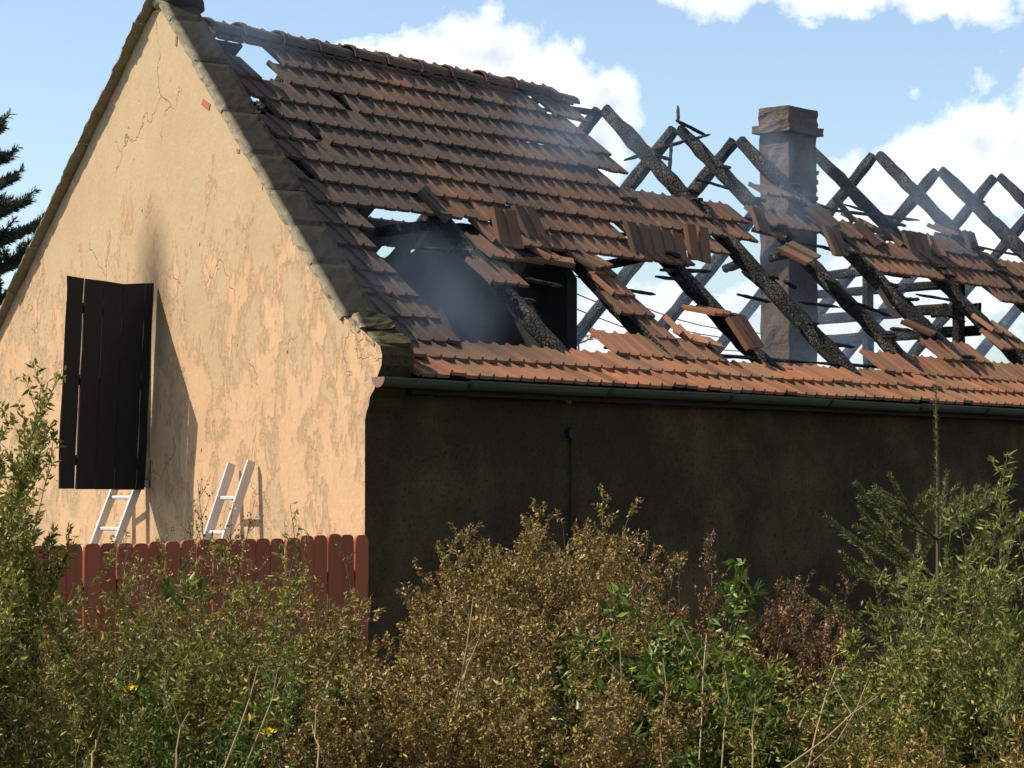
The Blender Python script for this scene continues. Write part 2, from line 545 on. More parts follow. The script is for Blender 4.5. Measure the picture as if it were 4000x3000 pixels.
def empty(name, loc=(0, 0, 0), parent=None):
    o = bpy.data.objects.new(name, None)
    o.location = loc
    o.empty_display_size = 0.3
    return link(o, parent)


def tag(o, label=None, cat=None, group=None, kind=None):
    if label:
        o['label'] = label
    if cat:
        o['category'] = cat
    if group:
        o['group'] = group
    if kind:
        o['kind'] = kind
    return o


rng = np.random.default_rng(7)
rr = random.Random(11)


def box_vf(x0, x1, y0, y1, z0, z1):
    v = [(x0, y0, z0), (x1, y0, z0), (x1, y1, z0), (x0, y1, z0), (x0, y0, z1), (x1, y0, z1), (x1, y1, z1), (x0, y1, z1)]
    f = [(0, 3, 2, 1), (4, 5, 6, 7), (0, 1, 5, 4), (1, 2, 6, 5), (2, 3, 7, 6), (3, 0, 4, 7)]
    return v, f


def beam_vf(p0, p1, w, h, up=(0, 0, 1), segs=8, jit=0.0, taper0=1.0, taper1=1.0, rnd=None):
    """a rough timber from p0 to p1 (w across, h along 'up'); corners chewed by fire"""
    rnd = rnd or rr
    p0, p1 = Vector(p0), Vector(p1)
    d = (p1 - p0).normalized()
    s = d.cross(Vector(up)).normalized()
    u = s.cross(d).normalized()
    v, f = [], []
    bw = 0.22
    prof = [(-.5, -.5 + bw), (-.5 + bw, -.5), (.5 - bw, -.5), (.5, -.5 + bw), (.5, .5 - bw), (.5 - bw, .5), (-.5 + bw, .5), (-.5, .5 - bw)]
    n = len(prof)
    for i in range(segs + 1):
        k = i / segs
        tp = 1.0
        if k < 0.12:
            tp = taper0 + (1 - taper0) * k / 0.12
        elif k > 0.88:
            tp = taper1 + (1 - taper1) * (1 - k) / 0.12
        c = p0.lerp(p1, k)
        for a, b_ in prof:
            j1 = 1 + rnd.uniform(-jit, jit) * 2.2
            j2 = 1 + rnd.uniform(-jit, jit) * 2.2
            v.append(c + s * (a * w * tp * j1) + u * (b_ * h * tp * j2) + d * (rnd.uniform(-jit, jit) * 0.12))
        if i:
            o = (i - 1) * n
            for q in range(n):
                f.append((o + q, o + (q + 1) % n, o + n + (q + 1) % n, o + n + q))
    f.append(tuple(range(n))[::-1])
    f.append(tuple(segs * n + q for q in range(n)))
    return v, f


def beam(name, p0, p1, w, h, material, parent, up=(0, 0, 1), segs=8, jit=0.0, **kw):
    v, f = beam_vf(p0, p1, w, h, up, segs, jit, **kw)
    return mobj(name, v, f, material, parent)


def tube_vf(pts, rad, sides=6, caps=True):
    v, f = [], []
    pts = [Vector(p) for p in pts]
    n = len(pts)
    rad = rad if hasattr(rad, '__len__') else [rad] * n
    for i, p in enumerate(pts):
        d = (pts[min(i + 1, n - 1)] - pts[max(i - 1, 0)]).normalized()
        a = Vector((0, 0, 1)) if abs(d.z) < 0.9 else Vector((1, 0, 0))
        s = d.cross(a).normalized()
        u = s.cross(d)
        for q in range(sides):
            an = 2 * math.pi * q / sides
            v.append(p + s * (math.cos(an) * rad[i]) + u * (math.sin(an) * rad[i]))
        if i:
            o = (i - 1) * sides
            for q in range(sides):
                f.append((o + q, o + (q + 1) % sides, o + sides + (q + 1) % sides, o + sides + q))
    if caps:
        f.append(tuple(range(sides))[::-1])
        f.append(tuple((n - 1) * sides + q for q in range(sides)))
    return v, f


def in_poly(x, y, poly):
    c = False
    j = len(poly) - 1
    for i in range(len(poly)):
        xi, yi = poly[i]
        xj, yj = poly[j]
        if (yi > y) != (yj > y) and x < (xj - xi) * (y - yi) / (yj - yi) + xi:
            c = not c
        j = i
    return c


def P22(pts):           # points noted on the 2212-wide view of the photo
    return [(x * 4000 / 2212, y * 4000 / 2212) for x, y in pts]


# ------------------------------------------------------------------ ground
gv, gf = [], []
ng = 40
for i in range(ng + 1):
    for j in range(ng + 1):
        u, w_ = (i / ng * 2 - 1), (j / ng * 2 - 1)
        x = math.copysign(abs(u) ** 3, u) * 2500
        y = math.copysign(abs(w_) ** 3, w_) * 2500
        gv.append((x, y, rr.uniform(-0.04, 0.0) if abs(x) < 30 and abs(y) < 30 else -0.05))
for i in range(ng):
    for j in range(ng):
        a = i * (ng + 1) + j
        gf.append((a, a + ng + 1, a + ng + 2, a + 1))
tag(mobj('ground', gv, gf, M['earth']), kind='structure')

# ------------------------------------------------------------------ the burnt house
LEN = 19.0
CEN = 3.284                      # ridge line, measured back from the street wall
ALPHA = R(17)                    # the gable stands askew to the ridge
GN = Vector((-math.cos(ALPHA), math.sin(ALPHA), 0))      # outward normal of the gable
GT = Vector((math.sin(ALPHA), math.cos(ALPHA), 0))       # along the gable, away from the street
GROT = (0, 0, -ALPHA)


def gloc(px, py, x=0.0):
    """gable-frame point (x into the house, y along the gable, z) seen at a photo pixel"""
    p = hit_plane(px, py, GN * -x, GN)
    return Vector((x, p.dot(GT), p.z))


house = empty('burnt_house', (0, 0, 0))
tag(house, 'burnt-out village house with peach plaster gable, charred rafters and half its tiles gone', 'house')

# hatch opening in the gable
HY0 = gloc(597, 1112).y + 0.02
HY1 = HY0 + 0.66
hz1 = gloc(597, 1112).z
hz0 = gloc(560, 1905).z


def gp(px, py):
    p = gloc(px, py)
    return (p.y, p.z)


# rake of the parapet (front top edge) in the gable plane
AP = gp(619, -28)                # apex
RK = gp(1293, 1141)              # foot of the straight part on the right
RSL = (AP[1] - RK[1]) / (AP[0] - RK[0])
GC = AP[0]
LK = gp(0, 1268)
LSL = (AP[1] - LK[1]) / (LK[0] - AP[0])


def rake_z(y):
    return AP[1] - (RSL if y < GC else LSL) * abs(y - GC)


# gable wall: outline with a chewed edge, an opening cut in, then given thickness
out = [(0.0, 0.0), (0.0, gp(1427, 1640)[1])]
for px, py in ((1431, 1610), (1440, 1585), (1444, 1552), (1462, 1520), (1474, 1470), (1490, 1425), (1492, 1385), (1484, 1350),
               (1452, 1322), (1415, 1290)):
    out.append(gp(px, py))
y = out[-1][0]
ys = [y0 for y0 in np.arange(0.45, GC - 0.05, 0.16)]
for yy in ys:
    out.append((yy + rr.uniform(-0.02, 0.02), rake_z(yy) - 0.075 + rr.uniform(-0.014, 0.008)))
out.append((GC, AP[1] - 0.13))
for yy in np.arange(GC + 0.12, 2 * GC - 0.1, 0.16):
    out.append((yy + rr.uniform(-0.02, 0.02), rake_z(yy) - 0.045 + rr.uniform(-0.008, 0.004)))
YL = 2 * GC + 1.2
out.append((YL, rake_z(YL) - 0.1))
out.append((YL, 0.0))
bm = bmesh.new()
vs_ = [bm.verts.new((0, a, b_)) for a, b_ in out]
bm.faces.new(vs_)
for co, no in (((0, HY0, 0), (0, 1, 0)), ((0, HY1, 0), (0, 1, 0)), ((0, 0, hz0), (0, 0, 1)), ((0, 0, hz1), (0, 0, 1))):
    bmesh.ops.bisect_plane(bm, geom=bm.verts[:] + bm.edges[:] + bm.faces[:], plane_co=co, plane_no=no)
for f in list(bm.faces):
    c = f.calc_center_median()
    if HY0 < c.y < HY1 and hz0 < c.z < hz1:
        bmesh.ops.delete(bm, geom=[f], context='FACES_ONLY')
ret = bmesh.ops.extrude_face_region(bm, geom=bm.faces[:])
for e in ret['geom']:
    if isinstance(e, bmesh.types.BMVert):
        e.co.x += 0.33
        if e.co.y < 0.45:
            e.co.y += 0.33 * math.tan(ALPHA)
bm.normal_update()
bmesh.ops.recalc_face_normals(bm, faces=bm.faces[:])
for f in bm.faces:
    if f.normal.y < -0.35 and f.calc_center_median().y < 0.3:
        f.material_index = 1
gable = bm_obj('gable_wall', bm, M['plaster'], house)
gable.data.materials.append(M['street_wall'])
gable.rotation_euler = GROT
gable['label'] = 'peach plaster gable wall with flaking grey-green patches'

# exposed brick where plaster has dropped off by the rake
for (px, py, w_, h_, rot) in ((806, 408, 0.15, 0.055, 0.45), (932, 590, 0.05, 0.03, 0.2), (690, 160, 0.03, 0.08, 0.1)):
    yz = gp(px, py)
    v, f = box_vf(-0.006, 0.04, -w_ / 2, w_ / 2, -h_ / 2, h_ / 2)
    o = mobj('exposed_brick', v, f, M['brick'], gable)
    o.location = (0, yz[0], yz[1])
    o.rotation_euler = (rot, 0, 0)

# coping: blocks of mortared brick along both rakes
cop_n = 0


def coping_block(ya, yb, over, top_off=0.0, x1=0.31, thick=0.062):
    za, zb = rake_z(ya) + top_off, rake_z(yb) + top_off
    p0, p1 = Vector((0, ya, za)), Vector((0, yb, zb))
    d = (p1 - p0).normalized()
    n = Vector((0, -d.z, d.y))
    if n.z < 0:
        n = -n
    bm = bmesh.new()
    L = (p1 - p0).length
    nu, nx = max(3, int(L / 0.06)), 6
    grid = {}
    for side in (0, 1):
        for i in range(nu + 1):
            for k in range(nx + 1):
                x = -over + (x1 + over) * k / nx
                e = (i in (0, nu)) or (k in (0, nx))
                j = rr.uniform(-0.003, 0.003)
                q = p0 + d * (L * i / nu * 1.01 + rr.uniform(-0.003, 0.003)) + n * ((-thick if side else 0) + j)
                q.x = x + rr.uniform(-0.009, 0.009)
                if e:
                    q += n * (-0.012 if not side else 0.01)
                grid[side, i, k] = bm.verts.new(q)
    for i in range(nu):
        for k in range(nx):
            bm.faces.new((grid[0, i, k], grid[0, i + 1, k], grid[0, i + 1, k + 1], grid[0, i, k + 1]))
            bm.faces.new((grid[1, i, k], grid[1, i, k + 1], grid[1, i + 1, k + 1], grid[1, i + 1, k]))
    for i in range(nu):
        for k in (0, nx):
            bm.faces.new((grid[0, i, k], grid[0, i + 1, k], grid[1, i + 1, k], grid[1, i, k]))
    for k in range(nx):
        for i in (0, nu):
            bm.faces.new((grid[0, i, k], grid[0, i, k + 1], grid[1, i, k + 1], grid[1, i, k]))
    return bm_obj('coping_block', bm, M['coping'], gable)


y = 0.30
while y < GC - 0.02:
    st = rr.uniform(0.30, 0.52)
    yb = min(y + st, GC - 0.004)
    if GC - yb < 0.08:
        yb = GC - 0.004
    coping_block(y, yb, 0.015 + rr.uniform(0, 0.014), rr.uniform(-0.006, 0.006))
    y = yb + 0.004
y = GC + 0.004
while y < YL - 0.02:
    st = rr.uniform(0.18, 0.36)
    yb = min(y + st, YL)
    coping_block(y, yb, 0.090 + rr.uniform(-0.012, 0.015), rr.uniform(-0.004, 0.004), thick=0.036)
    y = yb + 0.004
# rounded mortar cap on the apex
bm = bmesh.new()
bmesh.ops.create_icosphere(bm, subdivisions=3, radius=1.0)
for vv in bm.verts:
    k = 1 + rr.uniform(-0.05, 0.05)
    vv.co = Vector((0.19 + vv.co.x * 0.235 * k, GC + vv.co.y * 0.15 * k, AP[1] - 0.075 + vv.co.z * 0.125 * k))
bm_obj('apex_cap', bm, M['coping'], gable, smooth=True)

# broken kneeler: stepped lumps of masonry where the parapet runs out over the eaves
for (px, py, sx, sy, sz, rx) in ((1396, 1262, 0.32, 0.16, 0.07, 0.72), (1452, 1326, 0.33, 0.15, 0.045, 0.55)):
    q = gp(px, py)
    bm = bmesh.new()
    bmesh.ops.create_cube(bm, size=1.0)
    bmesh.ops.subdivide_edges(bm, edges=bm.edges[:], cuts=3, use_grid_fill=True)
    for vv in bm.verts:
        vv.co = Vector((vv.co.x * sx * 0.9 + sx * 0.45 + 0.0, vv.co.y * sy, vv.co.z * sz)) + Vector((rr.uniform(-.012, .012), rr.uniform(-.012, .012), rr.uniform(-.01, .01)))
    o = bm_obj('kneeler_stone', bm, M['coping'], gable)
    o.location = (0, q[0] + 0.02, q[1])
    o.rotation_euler = (rx, 0, 0)

# street wall and the other walls
def wall_slab(name, x0, x1, y0, y1, z0, z1, material, nx, nz, jit):
    bm = bmesh.new()
    g_ = {}
    for s_, yy in ((0, y0), (1, y1)):
        for i in range(nx + 1):
            for k in range(nz + 1):
                dy = 0 if (i in (0, nx) or k in (0, nz)) else rr.uniform(-jit, jit)
                g_[s_, i, k] = bm.verts.new((x0 + (x1 - x0) * i / nx, yy + dy, z0 + (z1 - z0) * k / nz))
    for s_ in (0, 1):
        for i in range(nx):
            for k in range(nz):
                bm.faces.new((g_[s_, i, k], g_[s_, i + 1, k], g_[s_, i + 1, k + 1], g_[s_, i, k + 1]))
    for i in range(nx):
        for k in (0, nz):
            bm.faces.new((g_[0, i, k], g_[0, i + 1, k], g_[1, i + 1, k], g_[1, i, k]))
    for k in range(nz):
        for i in (0, nx):
            bm.faces.new((g_[0, i, k], g_[0, i, k + 1], g_[1, i, k + 1], g_[1, i, k]))
    return bm_obj(name, bm, material, house, smooth=False)


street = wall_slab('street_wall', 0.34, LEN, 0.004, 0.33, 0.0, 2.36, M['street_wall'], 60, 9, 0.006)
street['label'] = 'long dark smoke-stained street wall under the gutter'
YB = 2 * CEN
v, f = box_vf(2.6, LEN, YB - 0.33, YB - 0.004, 0.0, 2.36)
mobj('back_wall', v, f, M['soot'], house)
v, f = box_vf(LEN - 0.33, LEN - 0.01, 0.34, YB - 0.34, 0.0, 2.19)
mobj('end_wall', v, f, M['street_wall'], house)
v = [(0.45, 0.335, z_) for z_ in (2.2, 2.3)] + [(LEN, 0.335, z_) for z_ in (2.2, 2.3)] + [(LEN, YB - 0.335, z_) for z_ in (2.2, 2.3)] + [(2.35, YB - 0.335, z_) for z_ in (2.2, 2.3)]
mobj('attic_floor', v, [(0, 6, 4, 2), (1, 3, 5, 7), (0, 2, 3, 1), (2, 4, 5, 3), (4, 6, 7, 5), (6, 0, 1, 7)], M['soot'], house)

# vent with conduit on the street wall
vp = hit(2222, 1692, 1, 0.0)
bm = bmesh.new()
bmesh.ops.create_cone(bm, cap_ends=True, segments=20, radius1=0.052, radius2=0.044, depth=0.05)
for vv in bm.verts:
    vv.co = Vector((vv.co.x, vv.co.z, vv.co.y))
o = bm_obj('wall_lamp', bm, M['soot'], street)
o.location = (vp.x, -0.022, vp.z)
v, f = tube_vf([(vp.x + 0.012, -0.015, vp.z - 0.05), (vp.x + 0.014, -0.015, vp.z - 0.5), (vp.x + 0.008, -0.015, 0.4)], 0.009, 6)
mobj('conduit', v, f, M['soot'], street)

# ---- roof profile: kicked eaves, then straight to the ridge
EY, EZ = -0.18, 2.385
KL, KA = 0.60, R(30)
K1 = (EY + KL * math.cos(KA), EZ + KL * math.sin(KA))
RIDGE_Z = 5.495
SA = math.atan2(RIDGE_Z - K1[1], CEN - K1[0])
SL = (CEN - K1[0]) / math.cos(SA)
STOT = KL + SL


def prof(s):
    """(y, z, slope angle) at distance s up the street-side slope; smooth over the kick"""
    b0, b1 = KL - 0.22, KL + 0.22
    if s <= KL:
        y_, z_ = EY + s * math.cos(KA), EZ + s * math.sin(KA)
    else:
        y_, z_ = K1[0] + (s - KL) * math.cos(SA), K1[1] + (s - KL) * math.sin(SA)
    k = min(1, max(0, (s - b0) / (b1 - b0)))
    return y_, z_, KA + (SA - KA) * k


def slope_pt(X, s, off=0.0, back=False):
    y_, z_, a = prof(s)
    y_ -= math.sin(a) * off
    z_ += math.cos(a) * off
    if back:
        y_ = 2 * CEN - y_
    return Vector((X, y_, z_))


NS = Vector((0, -math.sin(SA), math.cos(SA)))
TS = Vector((0, math.cos(SA), math.sin(SA)))
PS = slope_pt(0, STOT * 0.5)


def slope_hit(px, py, off=0.0):
    return hit_plane(px, py, PS + NS * off, NS)


# ---- tile shape: one raised roll per tile
TW, EXPO, TLEN, TTH = 0.164, 0.284, 0.345, 0.026
PROF = [(-0.005, 0.002), (0.000, 0.022), (0.013, 0.024), (0.026, 0.004), (0.100, 0.001), (0.168, 0.003)]


def tile_vf():
    v, f = [], []
    n = len(PROF)
    for (yy, dz) in ((0.0, 0.0), (TLEN, 0.0)):
        for (x, z) in PROF:
            v.append((x, yy, z + dz))
        for (x, z) in PROF:
            v.append((x, yy, z + dz - TTH))
    for q in range(n - 1):
        f.append((q, q + 1, 2 * n + q + 1, 2 * n + q))
        f.append((n + q, 3 * n + q, 3 * n + q + 1, n + q + 1))
        f.append((q, n + q, n + q + 1, q + 1))
        f.append((2 * n + q, 2 * n + q + 1, 3 * n + q + 1, 3 * n + q))
    f.append((0, 2 * n, 3 * n, n))
    f.append((n - 1, 2 * n - 1, 4 * n - 1, 3 * n - 1))
    return v, f


TV, TF = tile_vf()
tile_me = bpy.data.meshes.new('roof_tile')
tile_me.from_pydata(TV, [], TF)
tile_me.materials.append(M['tile'])
TVn = np.array(TV)

# where tiles survive on the street side (noted on the 2212-wide view)
KEEP = [P22(p) for p in (
    # big upper field
    [(438, 40), (1225, 200), (1250, 275), (1258, 282), (1300, 322), (1325, 345), (1318, 362), (1290, 374), (1345, 415), (1380, 425),
     (1555, 452), (1600, 462), (1622, 505), (1550, 512), (1545, 540), (1400, 556), (1245, 545), (1120, 520), (985, 490), (940, 470), (805, 440),
     (790, 470), (800, 560), (840, 560), (905, 650), (960, 700), (1000, 760), (860, 760), (700, 560)],
    # band half way up on the right
    [(1625, 432), (1700, 447), (1800, 480), (1900, 508), (2030, 518), (2130, 545), (2300, 585), (2300, 690), (2160, 640), (2090, 612), (1960, 592),
     (1870, 566), (1850, 540), (1760, 508), (1690, 490), (1640, 470)],
    # eaves courses
    [(850, 740), (1000, 752), (1110, 742), (1290, 752), (1330, 740), (1470, 745), (1560, 760), (1720, 772), (1860, 785), (1990, 770), (2060, 778), (2400, 800),
     (2400, 930), (820, 850)],
    # islands caught on the rafters
    [(1030, 548), (1118, 560), (1130, 604), (1040, 600)],
    [(1285, 612), (1330, 606), (1412, 682), (1378, 700), (1330, 668)],
    [(1145, 684), (1205, 690), (1228, 716), (1160, 718)],
    [(1300, 728), (1340, 706), (1455, 712), (1470, 750), (1330, 756)],
    [(1330, 700), (1440, 705), (1460, 735), (1340, 735)],
    [(2000, 742), (2080, 742), (2130, 770), (2010, 775)],
    [(2120, 716), (2300, 760), (2300, 800), (2150, 745)],
    [(1240, 545), (1300, 560), (1340, 588), (1300, 592)],
    [(1530, 772), (1720, 772), (1700, 790), (1530, 785)],
)]
DROP = [P22(p) for p in (
    [(538, 100), (578, 104), (604, 168), (612, 186), (560, 170), (520, 130)],
    [(470, 75), (520, 95), (520, 140), (490, 130)],
    [(498, 148), (508, 150), (540, 215), (600, 312), (588, 316), (560, 270)],
    [(655, 276), (698, 286), (692, 298), (660, 290)],
    [(560, 215), (590, 225), (600, 250), (570, 245)],
    [(1178, 228), (1196, 234), (1198, 248), (1180, 246)],
)]
# gaps through which the sky shows: nothing on the far slope there either
BACKDROP = [P22(p) for p in (
    [(500, 60), (640, 80), (650, 200), (480, 210)],
    [(560, 268), (604, 280), (604, 325), (572, 318)], [(496, 140), (530, 160), (560, 240), (530, 240)],
    [(650, 270), (706, 280), (702, 304), (654, 298)],
    [(790, 395), (920, 440), (920, 465), (800, 455)],
    [(805, 515), (905, 515), (900, 560), (805, 570)],
    [(1170, 220), (1210, 225), (1215, 260), (1175, 255)],
    
)]


def keep_tile(p):
    x, y_ = proj(p)
    if any(in_poly(x, y_, q) for q in DROP):
        return False
    return any(in_poly(x, y_, q) for q in KEEP)


def frame(p0, xdir, ydir):
    X = Vector(xdir).normalized()
    Y = Vector(ydir).normalized()
    Z = X.cross(Y).normalized()
    Y = Z.cross(X)
    return Matrix(((X.x, Y.x, Z.x, p0.x), (X.y, Y.y, Z.y, p0.y), (X.z, Y.z, Z.z, p0.z), (0, 0, 0, 1)))


roof = empty('roof', (0, 0, 0), house)
tiles = []          # (matrix, visible size)
NROW = int(STOT / EXPO)
rowsag = [rr.uniform(-0.012, 0.012) for _ in range(40)]
for r_ in range(NROW + 1):
    s0 = r_ * EXPO + 0.0
    jx = rr.uniform(-0.03, 0.03)
    ph1, ph2 = rr.uniform(0, 6), rr.uniform(0, 6)
    for cidx in range(int(LEN / TW)):
        X = 0.36 + max(0, math.ceil(max(0.0, prof(s0)[0]) * math.tan(ALPHA) / TW)) * TW + cidx * TW + jx
        if X > LEN - 0.2:
            break
        sag = 0.020 * math.sin(X * 0.9 + ph1) + 0.012 * math.sin(X * 2.3 + ph2)
        ss = s0 + sag * (0.6 if r_ > 2 else 0.3)
        pb = slope_pt(X, ss, 0.062 + rr.uniform(-0.003, 0.003))
        pt = slope_pt(X, min(ss + TLEN, STOT + 0.1), 0.022)
        mid = (pb + pt) * 0.5 + Vector((TW * 0.5, 0, 0))
        if not keep_tile(mid):
            continue
        # rough: near broken edges tiles have slipped
        lone = rr.random()
        jit = 0.010
        xd = Vector((1, rr.gauss(0, jit), rr.gauss(0, jit)))
        yd = (pt - pb).normalized() + Vector((rr.gauss(0, 0.012), 0, rr.gauss(0, 0.006)))
        if lone < (0.085 if r_ < 3 else 0.035):
            yd += Vector((rr.uniform(-0.22, 0.22), 0, 0))
            pb += Vector((0, -0.01, 0.012))
        if lone > 0.985 and r_ > 2:
            continue
        mt = frame(pb + Vector((rr.gauss(0, 0.003), 0, 0)), xd, yd)
        d = (mid - CAM).length
        x_, y2 = proj(mid)
        vis = 1.0 / d ** 2 if -100 < x_ < 4100 else 0.0
        if r_ < 3:
            vis *= 1.35
        tiles.append((mt, vis))

# tile scraps that slid, tipped or hang from the battens
def scrap(px, py, rows, cols, roll, pitch_, lift=0.05, yaw=0.0):
    c0 = slope_hit(px, py, lift)
    base = frame(c0, (1, 0, 0), TS)
    m_ = base @ Matrix.Rotation(yaw, 4, 'Z') @ Matrix.Rotation(pitch_, 4, 'X') @ Matrix.Rotation(roll, 4, 'Y')
    for i in range(rows):
        for k in range(cols):
            q = m_ @ Matrix.Translation((k * TW + rr.uniform(-.01, .01), i * EXPO + rr.uniform(-.01, .01), -i * 0.012 + rr.uniform(0, .01))) \
                @ Matrix.Rotation(rr.gauss(0, 0.03), 4, 'Z')
            tiles.append((q, 1.0))


scrap(2790, 1225, 1, 3, 0.10, -0.55, 0.12, 0.22)
scrap(2560, 1010, 1, 3, 0.0, 0.45, 0.02, -0.1)
scrap(2700, 1015, 1, 2, 0.0, 0.65, 0.02, 0.0)
scrap(3150, 1030, 1, 2, -0.15, -0.25, 0.14, 0.25)
scrap(2250, 1045, 2, 1, 0.1, -0.35, 0.12, 0.9)
scrap(2330, 1050, 1, 2, 0.0, -0.25, 0.10, 0.25)
scrap(2660, 1305, 1, 2, 0.2, -0.2, 0.06, -0.4)
scrap(1400, 1120, 1, 2, 0.0, -0.1, 0.06, 0.1)
scrap(1500, 1170, 1, 3, 0.05, -0.12, 0.05, 0.05)
scrap(1740, 870, 1, 2, 0.1, 0.2, 0.05, 0.5)
scrap(1950, 960, 1, 2, 0.0, 0.55, 0.05, 0.0)
scrap(2010, 1500, 1, 1, 0.1, -0.2, 0.05, -0.7)
scrap(2100, 1490, 1, 2, 0.1, -0.15, 0.03, -0.6)
scrap(3100, 770, 1, 3, 0.2, -0.3, 0.08, 0.1)
scrap(3380, 880, 1, 3, 0.1, -0.3, 0.06, -0.05)
scrap(3720, 920, 1, 3, 0.0, -0.35, 0.08, 0.1)
scrap(3000, 760, 1, 2, -0.2, -0.3, 0.08, -0.3)
scrap(3500, 1240, 1, 1, 0.2, 0.3, 0.06, 0.3)

scrap(2150, 1010, 1, 2, 0.1, -0.3, 0.08, 0.15)
scrap(2060, 940, 1, 2, 0.0, 0.35, 0.03, 0.1)
scrap(1920, 1000, 1, 3, 0.05, -0.15, 0.08, 0.05)
scrap(2480, 1000, 1, 2, 0.05, 0.5, 0.03, -0.05)
scrap(3260, 1000, 1, 2, 0.0, 0.4, 0.03, 0.1)
scrap(3560, 1010, 1, 3, 0.0, 0.45, 0.02, 0.0)
scrap(3800, 1010, 1, 2, 0.1, 0.5, 0.02, 0.1)
scrap(3640, 1310, 1, 2, 0.1, -0.3, 0.08, 0.35)
scrap(3880, 1290, 1, 3, 0.05, -0.2, 0.08, -0.2)
for (px, py) in ((2960, 900), (3060, 930), (3230, 900), (3420, 960), (3650, 990), (3900, 1040), (2700, 1330), (2920, 1370), (3330, 870), (3760, 940)):
    scrap(px, py, 1, rr.choice((1, 2)), rr.uniform(-0.25, 0.25), rr.uniform(-0.5, 0.4), rr.uniform(0.04, 0.10), rr.uniform(-0.6, 0.6))
order = sorted(range(len(tiles)), key=lambda i: -tiles[i][1])
single = set(order[:300])
for i in order[:300]:
    o = bpy.data.objects.new('roof_tile', tile_me)
    link(o, roof)
    o.matrix_world = tiles[i][0]
rest = [i for i in range(len(tiles)) if i not in single]
# far slope: still tiled behind the near part (keeps the attic dark)
backm = []
for r_ in range(NROW):
    for cidx in range(int(4.6 / TW)):
        X = 0.42 + (2 * CEN - prof(r_ * EXPO)[0]) * math.tan(ALPHA) + cidx * TW
        if X > 6.0:
            break
        pb = slope_pt(X, r_ * EXPO, 0.046, True)
        pt = slope_pt(X, r_ * EXPO + TLEN, 0.018, True)
        mid = (pb + pt) * 0.5
        x_, y_ = proj(mid)
        if any(in_poly(x_, y_, q) for q in BACKDROP):
            continue
        if rr.random() < 0.01:
            continue
        backm.append(frame(pb + Vector((TW, 0, 0)), (-1, 0, 0), pt - pb))


def join_tiles(name, mats, material, parent):
    nv = len(TVn)
    V = np.concatenate([TVn @ np.array(m_.to_3x3()).T + np.array(m_.translation) for m_ in mats])
    faces = []
    for i in range(len(mats)):
        o_ = i * nv
        faces.extend([tuple(o_ + a for a in f_) for f_ in TF])
    me = bpy.data.meshes.new(name)
    me.from_pydata(V.tolist(), [], faces)
    me.materials.append(material)
    return link(bpy.data.objects.new(name, me), parent)


o = join_tiles('far_roof_tiles', [tiles[i][0] for i in rest], M['tile'], roof)
o['kind'] = 'stuff'
o = join_tiles('back_slope_tiles', backm, M['tile'], roof)
o['kind'] = 'stuff'

# ridge tiles: half-round, each lapping the next
rid_x = [789.5, 919.8, 1071.7, 1212.8, 1348, 1478.6, 1611.6, 1730, 1860, 1980, 2115, 2225]


def ridge_X(px):
    # X of the ridge line point seen in column px
    d = pix_dir(px, 300)
    n = d.cross(UPV).normalized()
    p0 = Vector((0, CEN, RIDGE_Z))
    return (CAM - p0).dot(n) / n.x


rx = [ridge_X(p) for p in rid_x]
for i in range(len(rx) - 1):
    a, b_ = rx[i], rx[i + 1]
    L = b_ - a + 0.05
    v, f = [], []
    nseg = 10
    for (xx, rad) in ((0.0, 0.148), (0.05, 0.150), (0.065, 0.130), (L, 0.116)):
        for lay in (0, 1):
            for q in range(nseg + 1):
                an = math.pi * q / nseg
                r2 = rad - lay * 0.014
                v.append((xx, -math.cos(an) * r2 * 0.92, math.sin(an) * r2 * 0.85))
    n1_ = nseg + 1
    for k in range(3):
        for q in range(nseg):
            o_ = k * 2 * n1_
            f.append((o_ + q, o_ + q + 1, o_ + 2 * n1_ + q + 1, o_ + 2 * n1_ + q))
            f.append((o_ + n1_ + q, o_ + 3 * n1_ + q, o_ + 3 * n1_ + q + 1, o_ + n1_ + q + 1))
    for q in range(nseg):
        f.append((q, n1_ + q, n1_ + q + 1, q + 1))
    o = mobj('ridge_tile', v, f, M['tile'], roof)
    o.location = (a, CEN, RIDGE_Z + 0.005 + rr.uniform(-0.008, 0.008) - (0.03 if i == len(rx) - 2 else 0))
    o.rotation_euler = (rr.uniform(-0.05, 0.05), rr.uniform(0.0, 0.02), rr.uniform(-0.02, 0.02))

# ------------------------------------------------------------------ timbers
frame_e = empty('roof_frame', (0, 0, 0), house)
RO = -0.075          # rafter centre below the tile plane
lower = {}
apex_px = [2354, 2648, 2882, 3165, 3427, 3672, 3899, 4130, 4360]
apex_py = [396, 474, 520, 556, 578, 640, 664, 700, 745]
apex_X = [ridge_X(p) for p in apex_px]
apex_Z = {round(x_, 4): hit(p, q_, 1, CEN).z for x_, p, q_ in zip(apex_X, apex_px, apex_py)}
